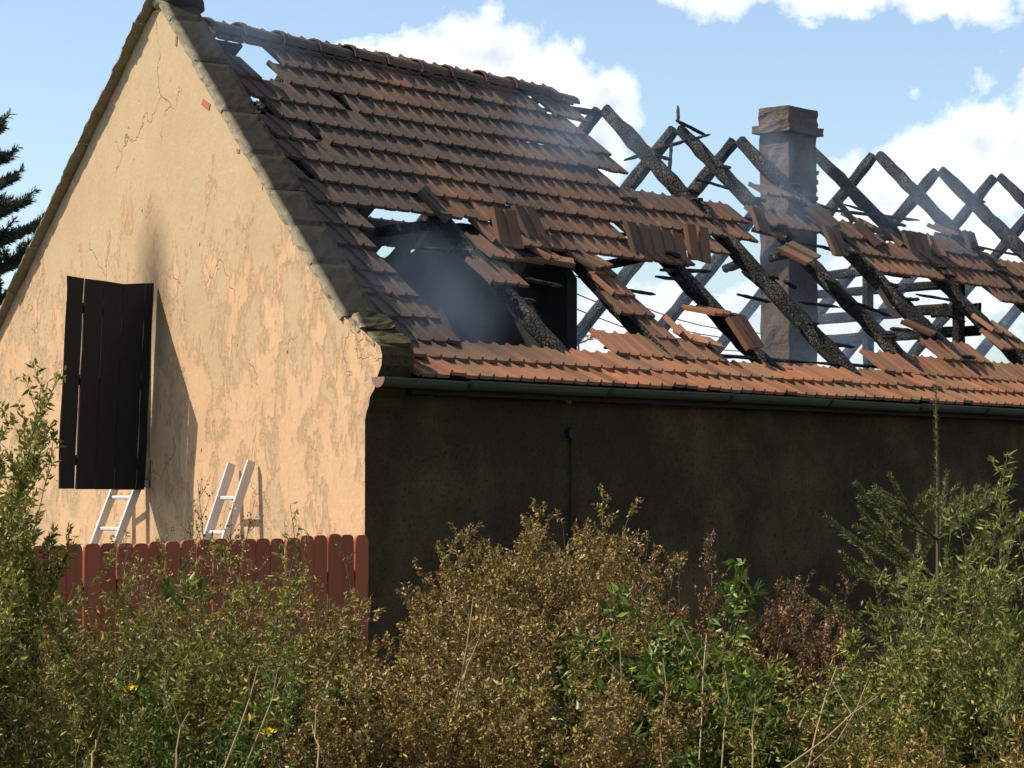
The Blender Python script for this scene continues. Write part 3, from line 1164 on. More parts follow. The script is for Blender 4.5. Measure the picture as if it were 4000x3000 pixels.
# rafters further left are known from their feet in the big hole
left_X = []
for (px, py) in ((2085, 1310), (2440, 1265), (2800, 1255)):
    left_X.append(slope_hit(px, py, RO).x)
raf_X = sorted(left_X + apex_X)
dz_apex = {}
for i, X in enumerate(raf_X):
    bare = X > 4.9
    w_, h_ = (0.115, 0.15)
    top = slope_pt(X, STOT - 0.05, RO) + Vector((rr.uniform(-.02, .02), 0, rr.uniform(-0.03, 0.02)))
    az_ = apex_Z.get(round(X, 4))
    if az_ is not None:
        top = Vector((top.x, CEN - 0.02, az_ - 0.085))
    bot = slope_pt(X + rr.uniform(-.02, .02), KL * 0.35, RO - 0.02)
    o = beam('rafter', bot, top, w_ * rr.uniform(0.9, 1.08), h_ * rr.uniform(0.9, 1.05), M['char'], frame_e, up=NS, segs=34, jit=0.062 if bare else 0.05, taper1=0.8)
    # far rafter of the pair
    nb = Vector((0, math.sin(SA), math.cos(SA)))
    top2 = slope_pt(X - 0.1, STOT - 0.02, RO, True) + Vector((0.0, -0.03, rr.uniform(-0.03, 0.01)))
    if az_ is not None:
        top2 = Vector((X - 0.01, CEN + 0.045, az_ - 0.090))
    bot2 = slope_pt(X - 0.02, KL * 0.4, RO, True)
    beam('rafter', bot2, top2, w_ * rr.uniform(0.85, 1.02), h_ * rr.uniform(0.85, 1.0), M['char'], frame_e, up=nb, segs=26, jit=0.06, taper1=0.85)

# collar ties between pairs, some burnt through
def tie(X, z, ya, yb, w_=0.085, h_=0.12, dz=0.0, **kw):
    return beam('collar_tie', (X, ya, z), (X, yb, z + dz), w_, h_, M['char'], frame_e, segs=12, jit=0.06, **kw)


for (a, b_, X) in (((1470, 908), (1690, 880), 2.6), ((2340, 1040), (2530, 1003), 6.6), ((2250, 960), (2330, 930), 6.0), ((2830, 1050), (2935, 1012), 8.6), ((3010, 1010), (3130, 975), 8.9), ((3260, 960), (3330, 940), 11.0)):
    pa, pb = hit(a[0], a[1], 0, X), hit(b_[0], b_[1], 0, X)
    beam('collar_tie', pa, pb, 0.09, 0.085, M['char'], frame_e, segs=10, jit=0.07)

# ridge board stub between the last tiles and the first bare pair
beam('ridge_board', (rx[-1] - 0.2, CEN, RIDGE_Z - 0.08), (apex_X[0] + 0.02, CEN, RIDGE_Z - 0.06), 0.03, 0.06, M['char'], frame_e, segs=8, jit=0.14)

# charred batten ends and splinters
def stick(pa, pb, w_=0.04, h_=0.035, name='batten', **kw):
    return beam(name, pa, pb, w_, h_, M['char'], frame_e, up=(0, -0.4, 0.9), segs=7, jit=0.13, taper0=0.6, taper1=0.35, **kw)


def stick_px(a, b_, off=0.02, off2=None, w_=0.04, h_=0.035):
    return stick(slope_hit(a[0], a[1], off), slope_hit(b_[0], b_[1], off if off2 is None else off2), w_, h_)


stick_px((3240, 820), (3590, 860), 0.03, w_=0.045)
stick_px((2990, 740), (3260, 820), 0.0)
stick_px((2640, 470), (2760, 530), 0.04)
stick_px((2700, 545), (2775, 525), 0.06, w_=0.03, h_=0.02)
stick_px((2440, 625), (2690, 545), -0.15, -0.05, w_=0.03)
stick_px((2650, 475), (2648, 412), 0.02, 0.03, w_=0.03, h_=0.03)      # nail-board pointing up
stick_px((2625, 555), (2607, 740), -0.05, -0.05, w_=0.035, h_=0.03)
stick_px((1650, 970), (2300, 1015), -0.02)
stick_px((2580, 1055), (2780, 1060), -0.01)
stick_px((2900, 1060), (2985, 1130), 0.06, w_=0.05)
stick_px((3060, 1095), (3110, 1125), 0.07)
stick_px((3330, 1180), (3480, 1235), 0.05)
stick_px((3480, 1285), (3560, 1290), 0.06, w_=0.05)
stick_px((3250, 1345), (3335, 1355), 0.05)
stick_px((3700, 1230), (3770, 1255), 0.05)
stick_px((2000, 1170), (2090, 1175), 0.03)
stick_px((2050, 1090), (2200, 1120), 0.03)
stick_px((3100, 865), (3700, 935), -0.01)
stick_px((3200, 960), (3320, 1000), 0.02)
for i, X in enumerate(raf_X):
    if X < 4.5:
        continue
    for k in range(5):
        k_ = rr.uniform(0.10, 0.93)
        az_ = apex_Z.get(round(X, 4), RIDGE_Z)
        pt_ = slope_pt(X, KL * 0.35, RO).lerp(Vector((X, CEN - 0.02, az_ - 0.085)), k_) + NS * 0.085
        sd = rr.choice((-1, 1))
        stick(pt_ - Vector((0.05 * sd, 0, 0)), pt_ + Vector((sd * rr.uniform(0.09, 0.22), 0, rr.uniform(-0.03, 0.02))), 0.045, 0.035)
for (a, b_) in (((2960, 880), (3240, 905)), ((3060, 940), (3330, 985)), ((2560, 1080), (2700, 1100)), ((2880, 1150), (3010, 1180)), ((3390, 1060), (3560, 1085)), ((3120, 1180), (3280, 1200)),
                ((3580, 1150), (3760, 1180)), ((2430, 1130), (2560, 1150)), ((3300, 800), (3480, 850)), ((3800, 960), (3990, 1000)), ((2720, 700), (2860, 740))):
    stick_px(a, b_, 0.0, rr.uniform(-0.04, 0.04), w_=0.034, h_=0.028)
# battens under the surviving courses
for r_ in range(2, NROW + 1):
    s0 = r_ * EXPO + 0.17
    for xa, xb in ((0.4, 2.4), (2.4, 4.4), (4.4, 6.6), (6.6, 9.0), (9.0, 12.5)):
        pm_ = slope_pt((xa + xb) / 2, s0)
        x_, y_ = proj(pm_)
        if any(in_poly(x_, y_, q) for q in KEEP[:3]):
            q0, q1 = slope_pt(xa, s0, -0.002), slope_pt(xb, s0, -0.002)
            # keep to where tiles are
            k0 = next((xx for xx in np.arange(xa, xb, 0.1) if any(in_poly(*proj(slope_pt(xx, s0)), q) for q in KEEP[:3])), xa)
            k1 = next((xx for xx in np.arange(xb, xa, -0.1) if any(in_poly(*proj(slope_pt(xx, s0)), q) for q in KEEP[:3])), xb)
            stick(slope_pt(k0, s0, -0.004), slope_pt(k1, s0, -0.004), 0.036, 0.028)

# burnt stud partition deep in the attic: posts and rails
XP = 12.0
for (px, w_) in ((3392, 0.11), (3745, 0.13)):
    pa = hit(px, 1390, 0, XP)
    pb = hit(px, 1035, 0, XP)
    beam('post', (XP, pa.y, 2.3), (XP, pa.y, pb.z), w_, 0.13, M['char'], frame_e, up=(1, 0, 0), segs=10, jit=0.05)
for (a, b_, h_) in (((3190, 1080), (3760, 1020), 0.11), ((3190, 1150), (3720, 1110), 0.10), ((3190, 1250), (3700, 1205), 0.12), ((3200, 1330), (3830, 1290), 0.12), ((3640, 1220), (3828, 1205), 0.13)):
    pa, pb = hit(a[0], a[1], 0, XP + 0.1), hit(b_[0], b_[1], 0, XP + 0.1)
    zz = (pa.z + pb.z) / 2
    beam('rail', (XP + 0.10, pa.y, pa.z), (XP + 0.10, pb.y, pb.z), 0.06, h_, M['char'], frame_e, segs=10, jit=0.06)
# cross wall inside the attic, its top broken
XW = 4.2
cw = [(2216, 1345), (2216, 1085), (2190, 1040), (2120, 960), (1990, 900), (1800, 870), (1690, 880), (1640, 960), (1592, 1000), (1545, 966), (1505, 1012), (1450, 1000), (1300, 1000), (1100, 980)]
pts = [(hit(px, py, 0, XW).y, hit(px, py, 0, XW).z) for px, py in cw]
pts = [(pts[0][0], 2.3)] + pts + [(6.2, 3.0), (6.2, 2.3)]
bm = bmesh.new()
fv = [bm.verts.new((XW, a, b_)) for a, b_ in pts]
bm.faces.new(fv)
ret = bmesh.ops.extrude_face_region(bm, geom=bm.faces[:])
for e in ret['geom']:
    if isinstance(e, bmesh.types.BMVert):
        e.co.x += 0.14
bm_obj('attic_cross_wall', bm, M['soot'], house)
for (px, py, s_) in ((2020, 960, 0.06), (2030, 1035, 0.09), (1990, 1010, 0.07)):
    q = hit(px, py, 0, XW - 0.1)
    bm = bmesh.new()
    bmesh.ops.create_icosphere(bm, subdivisions=2, radius=s_)
    for vv in bm.verts:
        vv.co = Vector((vv.co.x * 0.6, vv.co.y * 0.75, vv.co.z)) * rr.uniform(0.85, 1.1)
    o = bm_obj('brick_lump', bm, M['brick'], house)
    o.location = q

# ------------------------------------------------------------------ chimney
chim = empty('chimney', (0, 0, 0), house)
CX = 0.5 * (apex_X[2] + apex_X[3]) + 0.05
CY = CEN - 0.3
for _ in range(30):                      # slide it across until its near corner stands in the right column
    px_, _y = proj((CX - 0.285, CY - 0.19, 5.0))
    CY += (px_ - 3080) / 400.0
CDEP = (Vector((CX - 0.285, CY - 0.19, 0)) - CAM).dot(VH)


def ring_block(name, hx, hy, z0, z1, jit, nz, material=M['chimney'], miss=None):
    bm = bmesh.new()
    nx_, ny_ = 5, 4
    per = [(-hx + 2 * hx * i / nx_, -hy) for i in range(nx_)] + [(hx, -hy + 2 * hy * i / ny_) for i in range(ny_)] + \
          [(hx - 2 * hx * i / nx_, hy) for i in range(nx_)] + [(-hx, hy - 2 * hy * i / ny_) for i in range(ny_)]
    rows = []
    for k in range(nz + 1):
        rows.append([bm.verts.new((CX + a + rr.uniform(-jit, jit), CY + b_ + rr.uniform(-jit, jit), z0 + (z1 - z0) * k / nz + rr.uniform(-jit, jit) * (0.4 if 0 < k else 0))) for a, b_ in per])
    n = len(per)
    for k in range(nz):
        for i in range(n):
            bm.faces.new((rows[k][i], rows[k][(i + 1) % n], rows[k + 1][(i + 1) % n], rows[k + 1][i]))
    bm.faces.new(rows[0][::-1])
    bm.faces.new(rows[-1])
    return bm_obj(name, bm, material, chim)


def zc(py):
    return at_depth(3080, py, CDEP).z


ring_block('shaft', 0.285, 0.19, 2.25, zc(505), 0.010, 26)
ring_block('drip_course', 0.345, 0.245, zc(512), zc(482), 0.010, 2)
ring_block('cap', 0.295, 0.20, zc(481), zc(412), 0.012, 4)
ring_block('flue_liner', 0.17, 0.10, zc(411), zc(404), 0.004, 1, M['soot'])
# broken stubs on its right edge
for py in (655, 690, 722, 755):
    v, f = box_vf(-0.03, 0.045, -0.06, 0.06, -0.028, 0.022)
    v = [(a + rr.uniform(-.012, .012), b_ + rr.uniform(-.01, .01), c_ + rr.uniform(-.01, .01)) for a, b_, c_ in v]
    o = mobj('brick_stub', v, f, M['chimney'], chim)
    o.location = (CX + 0.29 + rr.uniform(-0.02, 0.015), CY - 0.12, zc(py))

# ------------------------------------------------------------------ gutter
gut = empty('gutter', (0, 0, 0), house)
GY, GZ, GR = -0.222, 2.390, 0.056


def gutter_run(xa, xb, drop):
    v, f = [], []
    n = 12
    prof_ = []
    for q in range(n + 1):
        an = math.pi + math.pi * q / n
        prof_.append((math.cos(an) * GR, math.sin(an) * GR * 1.15))
    prof_ = [(-GR - 0.008, 0.006), (-GR - 0.008, -0.008)] + prof_
    m_ = len(prof_)
    for xx, dz in ((xa, 0), (xb, drop)):
        for lay in (1.0, 0.93):
            for a, b_ in prof_:
                v.append((xx, GY + a * lay, GZ + dz + b_ * lay))
    for q in range(m_ - 1):
        f.append((q, q + 1, 2 * m_ + q + 1, 2 * m_ + q))
        f.append((m_ + q, 3 * m_ + q, 3 * m_ + q + 1, m_ + q + 1))
    f.append((0, 2 * m_, 3 * m_, m_))
    f.append((m_ - 1, 2 * m_ - 1, 4 * m_ - 1, 3 * m_ - 1))
    return mobj('gutter_length', v, f, M['gutter'], gut)


gx0 = hit(1480, 1478, 1, GY).x
brk_px = [1838, 2385, 2862, 3250, 3600, 3860, 4100]
brk_X = [hit(px, 1530, 1, GY - GR).x for px in brk_px]
xs_ = [gx0] + brk_X + [LEN]
for i in range(len(xs_) - 1):
    o = gutter_run(xs_[i] - (0.0 if i == 0 else 0.012), xs_[i + 1], rr.uniform(-0.012, 0.006))
    o.location = (0, -0.002 * (i % 2), 0.003 * (i % 2))
for X in brk_X:
    v, f = [], []
    n = 12
    for q in range(n + 1):
        an = math.pi + math.pi * q / n
        for dx in (-0.018, 0.018):
            for rad in (GR + 0.004, GR + 0.012):
                v.append((X + dx, GY + math.cos(an) * rad, GZ + math.sin(an) * rad * 1.15))
    for q in range(n):
        o_ = q * 4
        for (a, b_) in ((0, 1), (1, 3), (3, 2), (2, 0)):
            f.append((o_ + a, o_ + b_, o_ + 4 + b_, o_ + 4 + a))
    mobj('gutter_bracket', v, f, M['soot'], gut)
v, f = [], []
n = 14
for dx in (-0.006, 0.0):
    v.append((gx0 + dx - 0.004, GY, GZ + 0.004))
    for q in range(n + 1):
        an = math.pi + math.pi * q / n
        v.append((gx0 + dx - 0.004, GY + math.cos(an) * (GR + 0.006), GZ + 0.004 + math.sin(an) * (GR + 0.006) * 1.2))
for q in range(n):
    f.append((0, 1 + q, 2 + q))
    f.append((n + 2, n + 4 + q, n + 3 + q))
    f.append((1 + q, n + 3 + q, n + 4 + q, 2 + q))
mobj('end_cap', v, f, M['gutter_cap'], gut)
# wall plate closing the gap between wall head and tiles
beam('wall_plate', (0.36, 0.10, 2.42), (LEN, 0.10, 2.42), 0.16, 0.11, M['soot'], frame_e, segs=30, jit=0.02)
v, f = box_vf(0.34, LEN, -0.150, -0.132, 2.29, 2.395)
mobj('eaves_board', v, f, M['soot'], house)

# ------------------------------------------------------------------ hatch shutter
shut = empty('hatch_shutter', (0, 0, 0), house)
shut['label'] = 'open dark boarded hatch shutter standing out from the gable'
shut.rotation_euler = GROT
Hh = gloc(600, 1106, -0.03)
SW = 0.87
ft = Hh + Vector((-SW, -0.19, 0))
# outward direction of the leaf (horizontal)
od = Vector((ft.x - Hh.x, ft.y - Hh.y, 0)).normalized()
top_h, bot_h = Hh.z, gloc(562, 1913, -0.03).z
nb_ = 5
gap = [0.010, 0.003, 0.004, 0.006]
ww = [0.245, 0.215, 0.13, 0.075, 0.135]
x = 0.0
bx_n = od.cross(Vector((0, 0, 1)))
hb = gloc(562, 1913, -0.03)
lean = (Vector((0, hb.y, 0)) - Vector((0, Hh.y, 0)))       # hinge line is out of plumb
edges = [0.0, 0.135, 0.265, 0.405, 0.60, 0.645, 0.80]
edges = [0.0, 0.09, 0.315, 0.51, 0.71, 0.87]
for i in range(5):
    a, b_ = edges[i] + (0.003 if i else 0), edges[i + 1] - (0.006 if i == 0 else 0.002 if i != 3 else 0.013)
    zt_ = [0.0, -0.012, -0.028, -0.004, 0.010]
    zt_a = top_h + [0.0, -0.006, -0.026, -0.012, -0.004][i]
    zt_b = top_h + [-0.006, -0.026, -0.012, -0.004, 0.010][i]
    zb_ = bot_h + [0.0, 0.0, 0.003, 0.004, 0.008][i]
    v, f = [], []
    nseg = 9
    for k in range(nseg + 1):
        kk = k / nseg
        for (u, ztop) in ((a, zt_a), (b_, zt_b)):
            for th in (-0.008, 0.008):
                zz = zb_ + (ztop - zb_) * kk
                ju = rr.uniform(-0.0035, 0.0035)
                if i == 4 and u == b_:
                    ju = rr.choice((-0.012, 0.0, 0.006, 0.010))
                c = Vector((Hh.x, Hh.y, zz)) + od * (u + ju) + bx_n * th + lean * (1 - kk)
                v.append(c)
        if k:
            o_ = (k - 1) * 4
            for (p0, p1) in ((0, 1), (1, 3), (3, 2), (2, 0)):
                f.append((o_ + p0, o_ + p1, o_ + 4 + p1, o_ + 4 + p0))
    f.append((0, 2, 3, 1))
    e_ = nseg * 4
    f.append((e_, e_ + 1, e_ + 3, e_ + 2))
    mobj('board', v, f, M['board'], shut)
for zf, zz in ((0.14, 0), (0.52, 0), (0.86, 0)):
    zc_ = bot_h + (top_h - bot_h) * zf
    c0 = Vector((Hh.x, Hh.y, zc_)) + lean * (1 - zf) - bx_n * 0.020 * -1
    v, f = beam_vf(c0 + od * 0.03, c0 + od * 0.85, 0.020, 0.085, segs=2, jit=0.0)
    mobj('ledge', v, f, M['board'], shut)
# frame of the opening and dark inside
for (ya, yb, za, zb) in ((HY0 + 0.002, HY0 + 0.06, hz0 + 0.002, hz1 - 0.002), (HY1 - 0.06, HY1 - 0.002, hz0 + 0.002, hz1 - 0.002), (HY0 + 0.062, HY1 - 0.062, hz1 - 0.06, hz1 - 0.002), (HY0 + 0.062, HY1 - 0.062, hz0 + 0.002, hz0 + 0.06)):
    v, f = box_vf(0.02, 0.12, ya, yb, za, zb)
    mobj('hatch_frame', v, f, M['board'], gable)

# ------------------------------------------------------------------ ladders
def ladder(name, label, top_px, top_py, width, lean_y, foot_out, yaw_out, extra=0.0):
    """aluminium ladder leaning on the gable; deep rails, flat rungs"""
    e = empty(name, (0, 0, 0))
    tag(e, label, 'ladder', 'aluminium ladders leaning on the gable')
    topc = gloc(top_px, top_py, -0.06)
    up = None
    foot = Vector((topc.x - foot_out, topc.y + lean_y, 0.0))
    d = (topc - foot).normalized()
    wdir = Vector((math.sin(yaw_out), -math.cos(yaw_out), 0))
    nrm = wdir.cross(d).normalized()
    e.location = Vector((foot.x * math.cos(ALPHA) + foot.y * math.sin(ALPHA), -foot.x * math.sin(ALPHA) + foot.y * math.cos(ALPHA), 0))
    e.rotation_euler = GROT
    for k in (0, 1):
        o_ = wdir * (width * k)
        p0, p1 = foot + o_, topc + o_ + d * (0.02 * k)
        v, f = [], []
        s = wdir
        u = nrm
        for (pp, c_) in ((p0, 1.0), (p1 - d * 0.05, 1.0), (p1, 0.8)):
            for a, b_ in ((-0.012, -0.036 * c_), (0.012, -0.036 * c_), (0.012, 0.036), (-0.012, 0.036)):
                v.append(pp + s * a + u * b_ - foot)
        for i in range(2):
            for q in range(4):
                f.append((i * 4 + q, i * 4 + (q + 1) % 4, i * 4 + 4 + (q + 1) % 4, i * 4 + 4 + q))
        f.append((3, 2, 1, 0))
        f.append((8, 9, 10, 11))
        mobj('rail', v, f, M['alu'], e)
    Ltot = (topc - foot).length
    k = Ltot - 0.28 - extra
    while k > 0.2:
        p0 = foot + d * k + wdir * 0.013
        p1 = p0 + wdir * (width - 0.026)
        v, f = beam_vf(p0 - foot, p1 - foot, 0.03, 0.03, segs=1)
        mobj('rung', v, f, M['alu'], e)
        k -= 0.28
    return e


ladder('ladder', 'aluminium ladder against the gable midway between the dark shutter and the corner', 905, 1812, 0.32, 0.20, 0.55, 0.0)
ladder('ladder', 'aluminium ladder showing below the dark hatch shutter', 488, 1800, 0.32, 0.30, 0.60, 0.2, 0.05)

# ------------------------------------------------------------------ fence
fence = empty('picket_fence', (-2.0, -0.07, 0))
tag(fence, 'red-brown picket fence with rounded tops running from the house corner behind the weeds', 'fence')
PWD, PTH = 0.131, 0.02
nseg = 8
pv = []
for lay in (-PTH / 2, PTH / 2):
    pts_ = [(-PWD / 2, 0.0), (PWD / 2, 0.0), (PWD / 2, 1.0 - 0.04)]
    for q in range(1, nseg):
        an = math.pi * q / nseg
        pts_.append((math.copysign(abs(math.cos(an)) ** 0.6, math.cos(an)) * PWD / 2, 1.0 - 0.04 + math.sin(an) ** 0.75 * 0.04))
    pts_.append((-PWD / 2, 1.0 - 0.04))
    pv += [(a, lay, b_) for a, b_ in pts_]
np_ = len(pts_)
pf = [tuple(range(np_)), tuple(range(np_, 2 * np_))[::-1]] + [(q, np_ + q, np_ + (q + 1) % np_, (q + 1) % np_) for q in range(np_)]
pk = bpy.data.meshes.new('picket')
pk.from_pydata(pv, [], [f_[::-1] for f_ in pf])
pk.materials.append(M['fence'])
for i in range(29):
    o = bpy.data.objects.new('picket', pk)
    link(o, fence)
    X = -0.055 - PWD / 2 - i * 0.1385 + rr.uniform(-0.003, 0.003)
    top = 1.283 + X * 0.0135 + rr.uniform(-0.008, 0.008)
    o.location = (X + 2.0, rr.uniform(-0.003, 0.003), 0.05)
    o.scale = (1, 1, top - 0.05)
    o.rotation_euler = (0, rr.uniform(-0.010, 0.010), 0)
for z in (0.35, 1.0):
    v, f = box_vf(-2.05, 1.98, 0.0125, 0.06, z - 0.04, z + 0.04)
    mobj('fence_rail', v, f, M['fence'], fence)

# ------------------------------------------------------------------ plants
def np_mesh(name, V, F, tone, material, parent):
    V = np.asarray(V, dtype=np.float32)
    F = np.asarray(F, dtype=np.int32)
    me = bpy.data.meshes.new(name)
    me.vertices.add(len(V))
    me.vertices.foreach_set('co', V.ravel())
    k = F.shape[1]
    me.loops.add(F.size)
    me.loops.foreach_set('vertex_index', F.ravel())
    me.polygons.add(len(F))
    me.polygons.foreach_set('loop_start', np.arange(0, F.size, k, dtype=np.int32))
    me.polygons.foreach_set('loop_total', np.full(len(F), k, dtype=np.int32))
    me.update(calc_edges=True)
    a = me.attributes.new('tone', 'FLOAT', 'POINT')
    a.data.foreach_set('value', np.asarray(tone, dtype=np.float32))
    me.materials.append(material)
    return link(bpy.data.objects.new(name, me), parent)


def unit(a):
    return a / np.maximum(1e-9, np.linalg.norm(a, axis=1, keepdims=True))


def leaves_vf(B, D, L, Wd, tone, g, fold=0.3, curl=0.3):
    n = len(B)
    D = unit(D)
    rv = g.normal(size=(n, 3))
    s = unit(np.cross(D, rv))
    u = np.cross(s, D)
    L = L[:, None]
    Wd = Wd[:, None]
    mid = B + D * L * 0.45
    cu = (g.uniform(-1, 1, size=(n, 1)) * curl)
    a = mid + s * Wd * 0.5 + u * Wd * fold
    b_ = mid - s * Wd * 0.5 + u * Wd * fold
    tip = B + D * L + u * L * cu
    V = np.stack([B, a, tip, b_], axis=1).reshape(-1, 3)
    i = np.arange(n)[:, None] * 4
    F = np.concatenate([i + np.array([[0, 1, 2]]), i + np.array([[0, 2, 3]])], axis=0)
    return V, F, np.repeat(tone, 4)


def tubes_vf(lines, r0, r1, g, sides=3):
    Vs, Fs, T = [], [], []
    off = 0
    for ln, ra, rb in zip(lines, r0, r1):
        k = len(ln)
        d = np.gradient(ln, axis=0)
        d = unit(d)
        a = np.array([0.31, 0.77, 0.55])
        s = unit(np.cross(d, a))
        u = np.cross(s, d)
        rad = np.linspace(ra, rb, k)[:, None]
        ring = []
        for q in range(sides):
            an = 2 * math.pi * q / sides
            ring.append(ln + s * rad * math.cos(an) + u * rad * math.sin(an))
        V = np.stack(ring, axis=1).reshape(-1, 3)
        i = (np.arange(k - 1) * sides)[:, None]
        for q in range(sides):
            q2 = (q + 1) % sides
            Fs.append(np.concatenate([i + q, i + q2, i + sides + q2, i + sides + q], axis=1) + off)
        Vs.append(V)
        T.append(np.full(len(V), g.uniform()))
        off += len(V)
    return np.concatenate(Vs), np.concatenate(Fs), np.concatenate(T)


def herb(name, loc, height, spread, seed, leafm, stemm, n_stems=14, branches=14, blen=0.30, leaves_per=16, lsize=(0.030, 0.010),
         lean=0.35, bup=0.7, start=0.25, curl=0.4, tone=(0.0, 1.0), stem_r=0.006, tipbias=0.0, stem_leaves=20, label=None, cat='plant', group=None, rot=0.0, droop=0.0, flower=0, hmin=0.62, slant=0.0):
    g = np.random.default_rng(seed)
    e = empty(name, loc)
    tag(e, label, cat, group)
    lines, r0, r1 = [], [], []
    LB, LD = [], []
    for i in range(n_stems):
        an = g.uniform(0, 2 * math.pi)
        rad = spread * math.sqrt(g.uniform()) * 0.5
        base = np.array([math.cos(an) * rad * 0.55, math.sin(an) * rad * 0.55, 0])
        h = height * g.uniform(hmin, 1.0) * (1 - 0.25 * (rad / max(spread, 1e-3)))
        if i == 0:
            h, base = height, base * 0.2
        tip = base + np.array([math.cos(an) * (rad * 0.6 + lean * h * g.uniform(0, 0.5)), math.sin(an) * (rad * 0.6 + lean * h * g.uniform(0, 0.5)), h])
        tip = tip + np.array([RH.x, RH.y, 0]) * slant * h
        k = np.linspace(0, 1, 8)[:, None]
        ln = base + (tip - base) * k
        bow = g.normal(size=3) * 0.05 * h
        bow[2] = 0
        ln = ln + bow * np.sin(k * math.pi) + g.normal(size=ln.shape) * 0.006 * (k > 0)
        ln[:, 2] -= droop * h * 0.2 * (k[:, 0] ** 3)
        lines.append(ln)
        r0.append(stem_r)
        r1.append(stem_r * 0.25)
        for q in range(stem_leaves):
            f = g.uniform(start, 1.0)
            j = min(int(f * 7), 6)
            p = ln[j] + (ln[j + 1] - ln[j]) * (f * 7 - j)
            d = np.array([g.normal(), g.normal(), g.uniform(0.0, 1.2)])
            LB.append(p)
            LD.append(d)
        for q in range(branches):
            f = start + (1 - start) * (g.uniform() ** (1 / (1 + tipbias)))
            f = min(f, 0.99)
            j = min(int(f * 7), 6)
            p = ln[j] + (ln[j + 1] - ln[j]) * (f * 7 - j)
            ba = g.uniform(0, 2 * math.pi)
            bl = blen * height * (1.05 - f) * g.uniform(0.5, 1.2) + 0.05 * height * g.uniform(0.5, 1)
            d = np.array([math.cos(ba), math.sin(ba), bup * g.uniform(0.6, 1.5)])
            d /= np.linalg.norm(d)
            kk = np.linspace(0, 1, 4)[:, None]
            bl_ = p + d * bl * kk + np.array([0, 0, bl * 0.22]) * kk ** 2 * (1 if droop == 0 else -2 * droop)
            lines.append(bl_)
            r0.append(stem_r * 0.4)
            r1.append(stem_r * 0.15)
            for w_ in range(leaves_per):
                ff = g.uniform(0.02, 1.0) ** 0.6
                pp = p + d * bl * ff + np.array([0, 0, bl * 0.22]) * ff ** 2 * (1 if droop == 0 else -2 * droop)
                LB.append(pp)
                LD.append(d * 0.7 + g.normal(size=3) * 0.75 + np.array([0, 0, -droop]))
    V, F, T = tubes_vf(lines, r0, r1, g)
    np_mesh('stem', V, F, T, M[stemm], e)
    B, D = np.array(LB), np.array(LD)
    n = len(B)
    B = B + g.normal(size=B.shape) * 0.006
    L = lsize[0] * g.uniform(0.5, 1.35, n)
    Wd = lsize[1] * g.uniform(0.6, 1.3, n)
    hf = np.clip(B[:, 2] / height, 0, 1)
    T = np.clip(tone[0] + (tone[1] - tone[0]) * (0.5 * g.beta(1.6, 2, n) + 0.5 * g.uniform(size=n)), 0, 1)
    V, F, T = leaves_vf(B, D, L, Wd, T, g, curl=curl)
    np_mesh('foliage', V, F, T, M[leafm], e)
    if flower:
        idx = g.choice(np.where(hf > 0.6)[0], flower)
        for q in idx:
            an = np.arange(9) * 0.7
            pd = np.stack([np.cos(an), np.sin(an), 0.5 + 0.3 * np.sin(an * 2.3)], axis=1)
            V, F, T = leaves_vf(np.repeat(B[q:q + 1], 9, axis=0), pd, np.full(9, 0.040), np.full(9, 0.026), g.uniform(size=9), g)
            V[::4] = B[q]
            o = np_mesh('flower', V, F, T, M['flower'], e)
            bmf = bmesh.new()
            bmf.from_mesh(o.data)
            bmesh.ops.remove_doubles(bmf, verts=bmf.verts[:], dist=0.0005)
            bmf.to_mesh(o.data)
            bmf.free()
    return e


def ground_at(px, depth):
    p = CAM + VH * depth + RH * ((px - 2000) / FPX * depth)
    return Vector((p.x, p.y, -0.02))


def h_at(py, depth):
    return 1.62 + (1910 - py) * depth / FPX


seed = 100
# (name, leaf, stem, px, py top, depth, spread, preset, label)
PRE = {
    'spike': dict(n_stems=7, branches=26, blen=0.12, leaves_per=20, lsize=(0.038, 0.015), lean=0.18, bup=1.9, start=0.22, stem_leaves=90, stem_r=0.007, slant=0.16),
    'brown': dict(n_stems=34, branches=24, blen=0.17, leaves_per=23, lsize=(0.019, 0.011), lean=0.26, bup=1.1, start=0.20, stem_leaves=18, stem_r=0.005, tipbias=0.5, hmin=0.8),
    'mixed': dict(n_stems=15, branches=18, blen=0.22, leaves_per=19, lsize=(0.030, 0.010), lean=0.45, bup=0.8, start=0.12, stem_leaves=24, stem_r=0.005),
    'green': dict(n_stems=15, branches=15, blen=0.24, leaves_per=14, lsize=(0.072, 0.023), lean=0.45, bup=0.6, start=0.2, stem_leaves=14, stem_r=0.006, droop=0.35, curl=0.25),
    'sprig': dict(n_stems=4, branches=8, blen=0.10, leaves_per=7, lsize=(0.075, 0.024), lean=0.15, bup=0.8, start=0.55, stem_leaves=10, stem_r=0.006, droop=0.25, curl=0.25),
    'pale': dict(n_stems=13, branches=17, blen=0.17, leaves_per=13, lsize=(0.042, 0.011), lean=0.25, bup=1.3, start=0.15, stem_leaves=26, stem_r=0.005),
    'twig': dict(n_stems=15, branches=16, blen=0.20, leaves_per=9, lsize=(0.017, 0.010), lean=0.42, bup=1.1, start=0.35, stem_leaves=4, stem_r=0.005, tipbias=0.9),
    'shoot': dict(n_stems=3, branches=11, blen=0.12, leaves_per=7, lsize=(0.040, 0.010), lean=0.20, bup=1.6, start=0.35, stem_leaves=22, stem_r=0.006),
}
